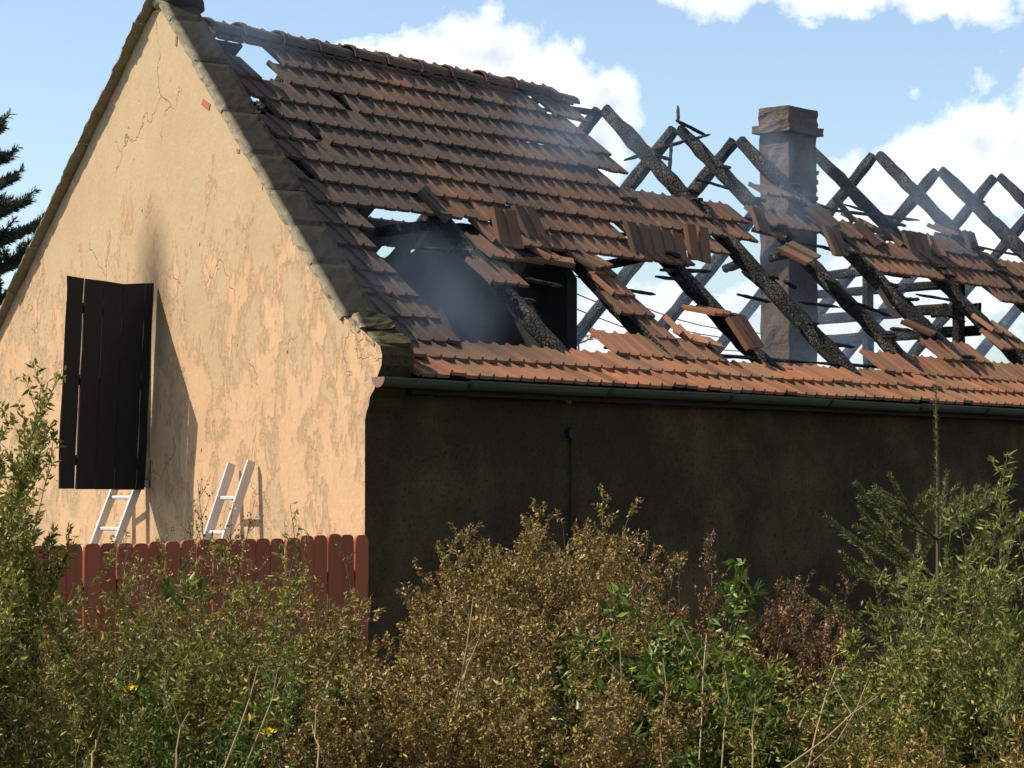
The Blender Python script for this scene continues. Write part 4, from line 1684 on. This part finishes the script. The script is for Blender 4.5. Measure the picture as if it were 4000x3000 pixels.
PL = [
    # left: tall olive spires
    ('mugwort', 'leaf_olive', 'stem_green', 60, 1490, 10.6, 0.45, 'spike', 'tallest olive leafy spire at the left edge of the picture'),
    ('mugwort', 'leaf_olive', 'stem_green', 150, 1500, 11.0, 0.40, 'spike', 'tall olive leafy spire next to the one at the left edge'),
    ('mugwort', 'leaf_olive', 'stem_green', 150, 1740, 10.4, 0.45, 'spike', 'olive spire leaning right in front of the gable left of the shutter'),
    ('mugwort', 'leaf_olive', 'stem_green', 255, 1900, 10.8, 0.40, 'spike', 'shorter olive spire just below the dark shutter'),
    ('mugwort', 'leaf_olive', 'stem_green', -40, 1640, 10.0, 0.5, 'spike', 'olive spire cut off by the left edge of the picture'),
    # twigs in front of the gable
    ('dry_weed', 'leaf_brown', 'stem_brown', 770, 1880, 12.6, 0.55, 'twig', 'brown twiggy weed rising before the shutter shadow between the ladders'),
    ('dry_weed', 'leaf_brown', 'stem_brown', 870, 1960, 12.4, 0.5, 'twig', 'brown twiggy weed in front of the foot of the right ladder'),
    ('pale_shoot', 'leaf_pale', 'stem_green', 1135, 1960, 12.6, 0.25, 'shoot', 'single pale green shoot sticking up above the red pickets'),
    ('pale_shoot', 'leaf_pale', 'stem_green', 1240, 2140, 12.6, 0.3, 'shoot', 'arching pale shoot in front of the pickets near the corner'),
    # left mass
    ('weed_clump', 'leaf_olive', 'stem_brown', 560, 2120, 11.6, 0.9, 'mixed', 'olive weed clump below the left ladder'),
    ('weed_clump', 'leaf_olive', 'stem_brown', 330, 2180, 10.8, 0.9, 'mixed', 'olive weed clump at the foot of the left spires'),
    ('weed_clump', 'leaf_olive', 'stem_green', 90, 2080, 10.3, 0.9, 'mixed', 'dense olive weed clump in the lower left corner'),
    ('weed_clump', 'leaf_brown', 'stem_brown', 820, 2170, 11.8, 0.8, 'mixed', 'brownish weed clump before the middle of the red fence'),
    ('weed_clump', 'leaf_olive', 'stem_brown', 1060, 2250, 12.0, 0.9, 'mixed', 'olive-brown weed clump before the right half of the red fence'),
    ('weed_clump', 'leaf_brown', 'stem_brown', 1240, 2290, 12.3, 0.6, 'mixed', 'brown weed clump at the right end of the red fence'),
    ('flowering_weed', 'leaf_green', 'stem_green', 1010, 2560, 10.4, 0.9, 'mixed', 'green weed with yellow flowers low in front of the fence'),
    ('leafy_weed', 'leaf_green', 'stem_green', 735, 2090, 11.2, 0.3, 'sprig', 'broad bright green leaves in front of the left half of the fence'),
    ('weed_clump', 'leaf_olive', 'stem_green', 450, 2480, 10.0, 1.0, 'mixed', 'dark green weeds at the bottom edge below the fence'),
    ('weed_clump', 'leaf_green', 'stem_green', 750, 2520, 9.9, 0.9, 'mixed', 'mixed green weeds at the bottom left of the yellow flowers'),
    ('weed_clump', 'leaf_olive', 'stem_brown', 640, 2130, 11.0, 0.8, 'mixed', 'sunlit olive weeds hiding the left half of the fence'),
    ('weed_clump', 'leaf_olive', 'stem_brown', 940, 2170, 11.3, 0.8, 'mixed', 'sunlit olive weeds hiding the middle of the fence'),
    ('weed_clump', 'leaf_brown', 'stem_brown', 1150, 2230, 11.6, 0.6, 'mixed', 'dry weeds hiding the right half of the fence'),
    # dip at the corner
    ('weed_clump', 'leaf_pale', 'stem_green', 1560, 2330, 12.6, 0.7, 'mixed', 'pale green weeds at the foot of the dark wall right of the fence'),
    ('weed_clump', 'leaf_brown', 'stem_brown', 1380, 2560, 11.2, 0.8, 'mixed', 'low brown weeds below the house corner'),
    # central brown bush
    ('dry_bush', 'leaf_brown', 'stem_brown', 2090, 1930, 12.6, 0.75, 'brown', 'tallest dry brown bush before the middle of the dark wall'),
    ('dry_bush', 'leaf_brown', 'stem_brown', 1900, 2080, 12.3, 0.55, 'brown', 'dry brown bush on the left shoulder of the tallest one'),
    ('dry_bush', 'leaf_brown', 'stem_brown', 2260, 2010, 12.5, 0.75, 'brown', 'dry brown bush on the right shoulder of the tallest one'),
    ('dry_bush', 'leaf_brown', 'stem_brown', 2420, 2080, 12.2, 0.6, 'twig', 'thin dry twigs between the brown bush and the green shrub'),
    ('dry_bush', 'leaf_brown', 'stem_brown', 1740, 2330, 11.8, 0.6, 'brown', 'low dry brown bush sloping down towards the house corner'),
    ('dry_bush', 'leaf_brown', 'stem_brown', 2130, 2260, 11.2, 0.9, 'brown', 'dry brown bush in front of the tallest brown bush'),
    ('dry_bush', 'leaf_brown', 'stem_brown', 1860, 2520, 10.2, 1.1, 'brown', 'dry brown weeds at the bottom middle of the picture'),
    ('dry_bush', 'leaf_brown', 'stem_brown', 2200, 2600, 10.0, 1.0, 'brown', 'dry brown weeds at the bottom just right of the middle'),
    ('dry_bush', 'leaf_brown', 'stem_brown', 1560, 2650, 10.0, 1.0, 'brown', 'dry brown weeds at the bottom below the house corner'),
    ('leafy_shrub', 'leaf_green', 'stem_green', 2060, 2400, 10.9, 0.7, 'green', 'few bright green leaves inside the front of the brown bushes'),
    # green shrub
    ('leafy_shrub', 'leaf_green', 'stem_brown', 2690, 2130, 11.5, 0.7, 'green', 'bright green drooping-leaved shrub left of the rusty twigs'),
    ('leafy_shrub', 'leaf_green', 'stem_brown', 2560, 2230, 11.2, 0.75, 'green', 'bright green drooping-leaved shrub beside the brown bush'),
    ('leafy_shrub', 'leaf_green', 'stem_brown', 2700, 2370, 10.8, 0.9, 'green', 'lower dark green shrub in front of the bright green one'),
    ('leafy_shrub', 'leaf_green', 'stem_brown', 2500, 2620, 10.4, 0.9, 'green', 'dark green leaves at the bottom right of the middle'),
    # rusty twigs
    ('rusty_weed', 'leaf_rust', 'stem_brown', 2840, 2090, 12.8, 0.8, 'twig', 'taller rust-brown seed-head weed right of the green shrub'),
    ('rusty_weed', 'leaf_rust', 'stem_brown', 2990, 2190, 12.5, 0.8, 'twig', 'shorter rust-brown seed-head weed beside the young spruce'),
    ('rusty_weed', 'leaf_rust', 'stem_brown', 2900, 2300, 12.0, 0.8, 'brown', 'low rust-brown weed under the taller rusty seed heads'),
    # right: pale mugwort
    ('pale_weed', 'leaf_pale', 'stem_green', 3720, 1840, 11.2, 0.45, 'pale', 'tall pale green weed standing against the young spruce'),
    ('pale_weed', 'leaf_pale', 'stem_green', 3900, 2060, 11.0, 0.8, 'pale', 'pale green weed right of the young spruce'),
    ('pale_weed', 'leaf_pale', 'stem_green', 4010, 1980, 10.8, 0.6, 'pale', 'pale green weed cut off by the right edge'),
    ('pale_weed', 'leaf_pale', 'stem_green', 3600, 2400, 10.6, 0.9, 'pale', 'lower pale green weed in front of the young spruce'),
    ('pale_weed', 'leaf_pale', 'stem_green', 3850, 2430, 10.2, 1.0, 'pale', 'pale green weeds in the lower right corner'),
    ('pale_weed', 'leaf_pale', 'stem_green', 3960, 2250, 10.6, 0.9, 'pale', 'dense pale green weed low at the right edge'),
    ('pale_weed', 'leaf_pale', 'stem_green', 3740, 2260, 11.0, 0.8, 'pale', 'dense pale green weed covering the foot of the young spruce'),
    ('weed_clump', 'leaf_olive', 'stem_brown', 3250, 2480, 11.0, 0.9, 'mixed', 'dark olive weeds left of the young spruce foot'),
    ('weed_clump', 'leaf_brown', 'stem_brown', 3500, 2740, 9.8, 1.1, 'mixed', 'brown grass-like weeds at the bottom edge under the spruce'),
    ('weed_clump', 'leaf_brown', 'stem_brown', 3850, 2800, 9.6, 1.0, 'mixed', 'brown grass-like weeds at the bottom right corner'),
    ('weed_clump', 'leaf_olive', 'stem_brown', 3000, 2640, 10.2, 0.9, 'mixed', 'olive weeds at the bottom between green shrub and spruce'),
]
for i, (nm, lm, sm, px, py, dp, sp, pre, lab) in enumerate(PL):
    kw = dict(PRE[pre])
    if lm == 'leaf_brown' and pre == 'mixed':
        kw['tone'] = (0.1, 1.0)
    if 'slant' in kw:
        px -= kw['slant'] * h_at(py, dp) * FPX / dp * 0.85 + 150
    herb(nm, ground_at(px, dp), h_at(py, dp), sp, 100 + i, lm, sm, label=lab, cat='weed' if 'weed' in nm or 'wort' in nm or 'shoot' in nm else 'bush',
         group='roadside weeds and bushes before the house', flower=5 if nm == 'flowering_weed' else 0, **kw)

# low undergrowth that nobody could count
g = np.random.default_rng(5)
n = 44000
pxs = g.uniform(-1500, 6200, n)
dps = g.uniform(9.6, 13.2, n)
prof_x = [-300, 300, 700, 1200, 1400, 1700, 2100, 2500, 2700, 3000, 3200, 3500, 3900, 4300]
prof_y = [2150, 2450, 2520, 2560, 2660, 2520, 2380, 2450, 2450, 2500, 2640, 2560, 2450, 2400]
ty = np.interp(pxs, prof_x, prof_y)
hm = np.maximum(0.15, 1.6 + (1910 - ty) * dps / FPX)
zz = hm * (g.uniform(size=n) ** 0.8)
lat = (pxs - 2000) / FPX * dps
B = np.stack([CAM.x + VH.x * dps + RH.x * lat, CAM.y + VH.y * dps + RH.y * lat, zz], axis=1)
D = g.normal(size=(n, 3)) + np.array([0, 0, 0.3])
isg = (np.interp(pxs, [-300, 1300, 1500, 2300, 2500, 4300], [0.75, 0.65, 0.15, 0.15, 0.7, 0.75]) + g.normal(size=n) * 0.15) > g.uniform(size=n)
for nm, selm, mt_ in (('undergrowth', isg, 'leaf_olive'), ('dry_undergrowth', ~isg, 'leaf_brown')):
    k = int(selm.sum())
    V, F, T = leaves_vf(B[selm], D[selm], g.uniform(0.018, 0.042, k), g.uniform(0.007, 0.014, k), g.uniform(0, 0.75, k), g, curl=0.5)
    o = np_mesh(nm, V, F, T, M[mt_], None)
    tag(o, 'low tangled green undergrowth filling in between the bushes' if nm == 'undergrowth' else 'low tangled dry brown undergrowth filling in between the bushes', 'undergrowth', kind='stuff')

# bare straw stalks
STK = [((880, 2990), (1010, 2600), 9.4), ((960, 2990), (1100, 2640), 9.6), ((1740, 2990), (1850, 2330), 10.0), ((1800, 2700), (1880, 2400), 10.6), ((2585, 3000), (2590, 2570), 9.6),
       ((2440, 3000), (2420, 2500), 9.8), ((2730, 2990), (2760, 2480), 10.2), ((2870, 2900), (2660, 2430), 10.6), ((2820, 2990), (2830, 2600), 10.0), ((3160, 2990), (3270, 2600), 9.8),
       ((3080, 2990), (3430, 2720), 9.5), ((3150, 3000), (3440, 2700), 9.6), ((360, 2990), (375, 2890), 9.2), ((690, 2990), (740, 2780), 9.2), ((1240, 3000), (1220, 2830), 9.3), ((2940, 3000), (2960, 2800), 9.5)]
for i, (a, b_, dp) in enumerate(STK):
    pa, pb = at_depth(a[0], a[1], dp), at_depth(b_[0], b_[1], dp + 0.2)
    d = (pb - pa).normalized()
    foot = pa - d * (pa.z / max(0.25, d.z))
    g = np.random.default_rng(900 + i)
    ln = np.array([foot, pa, pa.lerp(pb, 0.35), pa.lerp(pb, 0.7), pb]) - np.array(foot)
    ln[2:4] += g.normal(size=(2, 3)) * 0.012
    V, F, T = tubes_vf([ln, np.array([ln[3], ln[3] + np.array([g.normal() * 0.06, g.normal() * 0.06, 0.12])])], [0.0055, 0.003], [0.0025, 0.0015], g, 4)
    o = np_mesh('straw_stalk', V, F, T, M['straw'], None)
    o.location = foot
    tag(o, ['straw stalk leaning right below the left half of the fence', 'straw stalk below the yellow flowers', 'tall straw stalk at the bottom middle in the brown bush',
            'short straw stalk high in the middle brown bush', 'upright straw stalk below the green shrub', 'straw stalk left of the green shrub foot', 'straw stalk right of the green shrub foot',
            'long straw stalk leaning left under the rusty weeds', 'straw stalk at the bottom under the rusty weeds', 'upright straw stalk left of the young spruce foot',
            'lower of two straw stalks bent flat before the spruce', 'upper of two straw stalks bent flat before the spruce', 'short straw stump near the bottom left corner',
            'straw stalk at the bottom below the left ladder', 'short straw stalk at the bottom below the fence end', 'short straw stalk at the bottom between shrub and spruce'][i], 'stalk', 'bare straw stalks among the weeds')


# ------------------------------------------------------------------ spruces
def spruce(name, loc, height, top_px, seed, whorls, blen, needle, nl, nden, label, branch_dirs=None, leader=0.35, up=0.55, sub=True, r0=0.03, low=0.08, group=None, twig_n=7):
    g = np.random.default_rng(seed)
    e = empty(name, loc)
    tag(e, label, 'spruce', group)
    tr = np.stack([np.linspace(0, 1, 10) * 0, np.zeros(10), np.linspace(0, height, 10)], axis=1) + g.normal(size=(10, 3)) * np.array([0.008, 0.008, 0]) * np.linspace(1, 0.3, 10)[:, None]
    V, F, T = tubes_vf([tr], [r0], [r0 * 0.14], g, 7)
    np_mesh('trunk', V, F, T, M['bark'], e)
    lines, ra, rb = [], [], []
    NB, ND = [], []

    def needles(ln, dens, k0=0.1):
        seg = np.linalg.norm(np.diff(ln, axis=0), axis=1)
        tot = seg.sum()
        m_ = int(tot * dens)
        f = g.uniform(k0, 1.02, m_)
        x = np.interp(f, np.linspace(0, 1, len(ln)), np.arange(len(ln)))
        i = np.clip(x.astype(int), 0, len(ln) - 2)
        fr = (x - i)[:, None]
        p = ln[i] + (ln[i + 1] - ln[i]) * fr
        d = unit(ln[i + 1] - ln[i])
        rv = g.normal(size=(m_, 3))
        NB.append(p)
        ND.append(d * 0.75 + unit(np.cross(d, rv)) * 0.85)

    needles(np.array([tr[0] + (tr[-1] - tr[0]) * (1 - leader), tr[-1]]), nden * 0.75, 0.0)
    for w_ in range(whorls):
        f = low + (1 - leader - low) * (w_ / max(1, whorls - 1))
        z = height * f
        nb = g.integers(5, 7)
        a0 = g.uniform(0, 6.28)
        for q in range(nb):
            an = a0 + q * 2 * math.pi / nb + g.normal() * 0.18
            L = blen * (1.0 - f * 0.72) * g.uniform(0.75, 1.15)
            u_ = up * (0.35 + 0.9 * f) * g.uniform(0.8, 1.2)
            d = np.array([math.cos(an), math.sin(an), u_])
            d /= np.linalg.norm(d)
            k = np.linspace(0, 1, 6)[:, None]
            ln = np.array([0, 0, z]) + d * L * k + np.array([0, 0, L * 0.10]) * (k ** 2) - np.array([0, 0, L * 0.05]) * np.sin(k * math.pi)
            lines.append(ln)
            ra.append(r0 * 0.28)
            rb.append(r0 * 0.08)
            needles(ln, nden)
            if sub:
                for s_ in range(twig_n):
                    ff = g.uniform(0.25, 0.85)
                    side = 1 if s_ % 2 else -1
                    sa = an + side * g.uniform(0.6, 0.95)
                    sd = np.array([math.cos(sa), math.sin(sa), u_ * 0.8])
                    sd /= np.linalg.norm(sd)
                    p = np.array([0, 0, z]) + d * L * ff
                    sl = L * (1 - ff) * g.uniform(0.5, 0.85)
                    kk = np.linspace(0, 1, 4)[:, None]
                    l2 = p + sd * sl * kk + np.array([0, 0, sl * 0.08]) * kk ** 2
                    lines.append(l2)
                    ra.append(r0 * 0.14)
                    rb.append(r0 * 0.05)
                    needles(l2, nden)
    V, F, T = tubes_vf(lines, ra, rb, g, 4)
    np_mesh('branch', V, F, T, M['bark'], e)
    B, D = np.concatenate(NB), np.concatenate(ND)
    n = len(B)
    V, F, T = leaves_vf(B, D, nl * g.uniform(0.7, 1.2, n), nl * 0.16 * g.uniform(0.8, 1.3, n), np.clip(0.45 + 0.25 * g.normal(size=n), 0, 1), g, fold=0.1, curl=0.1)
    np_mesh('needles', V, F, T, M[needle], e)
    return e


spruce('young_spruce', ground_at(3660, 12.6), h_at(1510, 12.6), 3672, 41, 7, 1.05, 'needle', 0.026, 760, 'young spruce with a long bare leader before the dark wall at right', leader=0.36, up=0.62, r0=0.022, twig_n=6)
# tall spruce behind the house on the left
bd = 34.0
bp = ground_at(-175, bd)
spruce('tall_spruce', bp, h_at(470, bd), 0, 77, 13, 2.7, 'needle_blue', 0.10, 230, 'tall dark spruce behind the gable at the left edge', leader=0.06, up=0.42, r0=0.16, low=0.25, twig_n=13)

# ------------------------------------------------------------------ beyond the house
nh = empty('neighbour_house', (0, 0, 0))
tag(nh, 'distant red-roofed house glimpsed through the hole in the roof beside the gable', 'house')
apx = at_depth(1535, 985, 52.0)
lp = at_depth(1475, 1045, 52.0)
rise = 2.4
e_ = nh
Wd2, Ln2 = 3.6, 9.0
nh.location = (apx.x, apx.y, 0)
ridge_z = apx.z
yaw = math.atan2(RH.y, RH.x)
nh.rotation_euler = (0, 0, yaw)
v = [(-Wd2, 0, ridge_z - rise), (0, 0, ridge_z), (Wd2, 0, ridge_z - rise), (-Wd2, Ln2, ridge_z - rise), (0, Ln2, ridge_z), (Wd2, Ln2, ridge_z - rise)]
v2 = [(a, b_, c_ - 0.2) for a, b_, c_ in v]
mobj('roof', v + v2, [(0, 1, 4, 3), (1, 2, 5, 4), (6, 9, 10, 7), (7, 10, 11, 8), (0, 6, 7, 1), (1, 7, 8, 2), (3, 4, 10, 9), (4, 5, 11, 10), (0, 3, 9, 6), (2, 8, 11, 5)], M['nroof'], nh)
k_ = 3.2
zz_ = ridge_z - 0.3
v = [(-k_, 0.3, 0), (k_, 0.3, 0), (k_, 0.3, zz_ - rise * k_ / Wd2), (0, 0.3, zz_), (-k_, 0.3, zz_ - rise * k_ / Wd2)]
v += [(a, Ln2 - 0.3, c_) for a, b_, c_ in v]
mobj('wall', v, [(0, 1, 2, 3, 4), (9, 8, 7, 6, 5), (0, 5, 6, 1), (1, 6, 7, 2), (4, 9, 5, 0)], M['nwall'], nh)
for xx in (-1.6, 1.0):
    vv, f = box_vf(xx, xx + 0.9, 0.26, 0.31, 1.2, 2.5)
    mobj('window', vv, f, M['glass'], nh)

# overhead cables beyond the roof
pole = empty('utility_pole', (0, 0, 0))
tag(pole, 'utility pole behind the house hidden by the attic wall', 'pole')
pc = at_depth(2130, 1010, 44.0)
pole.location = (pc.x, pc.y, 0)
v, f = tube_vf([(0, 0, 0), (0, 0, pc.z + 0.1)], [0.13, 0.09], 8)
mobj('shaft', v, f, M['char'], pole)
v, f = box_vf(-0.6, 0.6, -0.05, 0.05, pc.z - 0.15, pc.z - 0.05)
mobj('crossarm', v, f, M['char'], pole)
for i, (a, b_) in enumerate((((2210, 1120), (2790, 1290)), ((2290, 1085), (2790, 1262)), ((2230, 1190), (2790, 1335)), ((2430, 1330), (2790, 1342)))):
    pa, pb = at_depth(a[0] - 60, a[1] - 16, 44.0), at_depth(b_[0] + 180, b_[1] + 40, 60.0)
    pts_ = [pa.lerp(pb, k / 8) - Vector((0, 0, 0.25 * math.sin(math.pi * k / 8))) for k in range(9)]
    v, f = tube_vf(pts_, 0.012, 4)
    o = mobj('overhead_cable', v, f, M['cable'])
    tag(o, ['highest overhead cable seen through the broken roof', 'second overhead cable seen through the broken roof', 'third overhead cable seen through the broken roof', 'lowest overhead cable seen through the broken roof'][i], 'cable', 'overhead cables beyond the house')

# small far tree seen through the roof gap
ft_ = at_depth(2260, 1290, 40.0)
spruce('far_spruce', (ft_.x, ft_.y, 0), ft_.z, 0, 78, 10, 1.2, 'needle_blue', 0.09, 60, 'small far spruce top seen through the gap above the eaves', leader=0.05, up=0.4, r0=0.08, low=0.1, twig_n=6)

# ------------------------------------------------------------------ smoke
m = bpy.data.materials.new('smoke')
m.use_nodes = True
t = m.node_tree
t.nodes.clear()
gm = N(t, 'ShaderNodeNewGeometry')
tcn = N(t, 'ShaderNodeTexCoord')
pv = scalev(t, tcn.outputs['Object'], (1, 1, 0.7))
nz = noise(t, pv, 1.1, 3, 0.55, 0.6)
dn = ramp(t, nz, [(0.46, 0.0), (0.60, 0.35), (0.75, 1.0)])
pvn = N(t, 'ShaderNodeVolumePrincipled')
pvn.inputs['Color'].default_value = (0.50, 0.70, 1.0, 1)
pvn.inputs['Anisotropy'].default_value = 0.1
t.links.new(mth(t, 'MULTIPLY', dn, 0.26), pvn.inputs['Density'])
mo = N(t, 'ShaderNodeOutputMaterial')
t.links.new(pvn.outputs[0], mo.inputs['Volume'])
v, f = [], []
for (y_, z_) in ((0.75, 2.36), (2 * CEN - 0.75, 2.36), (CEN, 5.02)):
    v += [(0.55 + y_ * math.tan(ALPHA), y_, z_), (17.0, y_, z_)]
f = [(0, 4, 2), (1, 3, 5), (0, 2, 3, 1), (2, 4, 5, 3), (4, 0, 1, 5)]
o = mobj('smoke', v, f, m)
tag(o, 'thin bluish smoke drifting out of the burnt roof', 'smoke', kind='stuff')

# loose wisps rising over the roof, thinning out towards their edges
m2 = bpy.data.materials.new('smoke_wisp')
m2.use_nodes = True
t = m2.node_tree
t.nodes.clear()
tcn = N(t, 'ShaderNodeTexCoord')
gm = N(t, 'ShaderNodeNewGeometry')
ln_ = N(t, 'ShaderNodeVectorMath', operation='LENGTH')
t.links.new(tcn.outputs['Object'], ln_.inputs[0])
fall = mth(t, 'SUBTRACT', 1.0, ln_.outputs['Value'], clamp=True)
nz = noise(t, scalev(t, gm.outputs['Position'], (1, 1, 0.75)), 2.1, 3, 0.6, 0.8)
dn = mth(t, 'MULTIPLY', mth(t, 'SUBTRACT', mth(t, 'ADD', nz, mth(t, 'MULTIPLY', fall, 0.35)), 0.56, clamp=True), mth(t, 'MULTIPLY', fall, 0.85))
pvn = N(t, 'ShaderNodeVolumePrincipled')
pvn.inputs['Color'].default_value = (0.50, 0.70, 1.0, 1)
t.links.new(dn, pvn.inputs['Density'])
mo = N(t, 'ShaderNodeOutputMaterial')
t.links.new(pvn.outputs[0], mo.inputs['Volume'])
bm = bmesh.new()
bmesh.ops.create_icosphere(bm, subdivisions=2, radius=1.0)
wme = bpy.data.meshes.new('smoke_wisp')
bm.to_mesh(wme)
bm.free()
wme.materials.append(m2)
for (px, py, sx_, sy_, sz_, lift_, lab) in (
        (960, 140, 1.0, 0.7, 0.7, 0.40, 'thin smoke wisp by the hole at the top left of the roof'),
        (1660, 1190, 1.4, 0.9, 0.9, 0.10, 'thin smoke wisp in the big hole beside the gable'),
        (2260, 540, 1.9, 0.9, 1.0, 0.40, 'thin smoke wisp at the right end of the ridge tiles'),
        (3060, 700, 1.5, 1.0, 1.2, 0.45, 'thin smoke wisp round the chimney'),
        (3700, 820, 2.6, 1.1, 1.1, 0.45, 'thin smoke wisp over the bare rafters at the right')):
    o = bpy.data.objects.new('smoke_wisp', wme)
    link(o)
    o.location = slope_hit(px, py, lift_)
    o.scale = (sx_, sy_, sz_)
    tag(o, lab, 'smoke', kind='stuff')
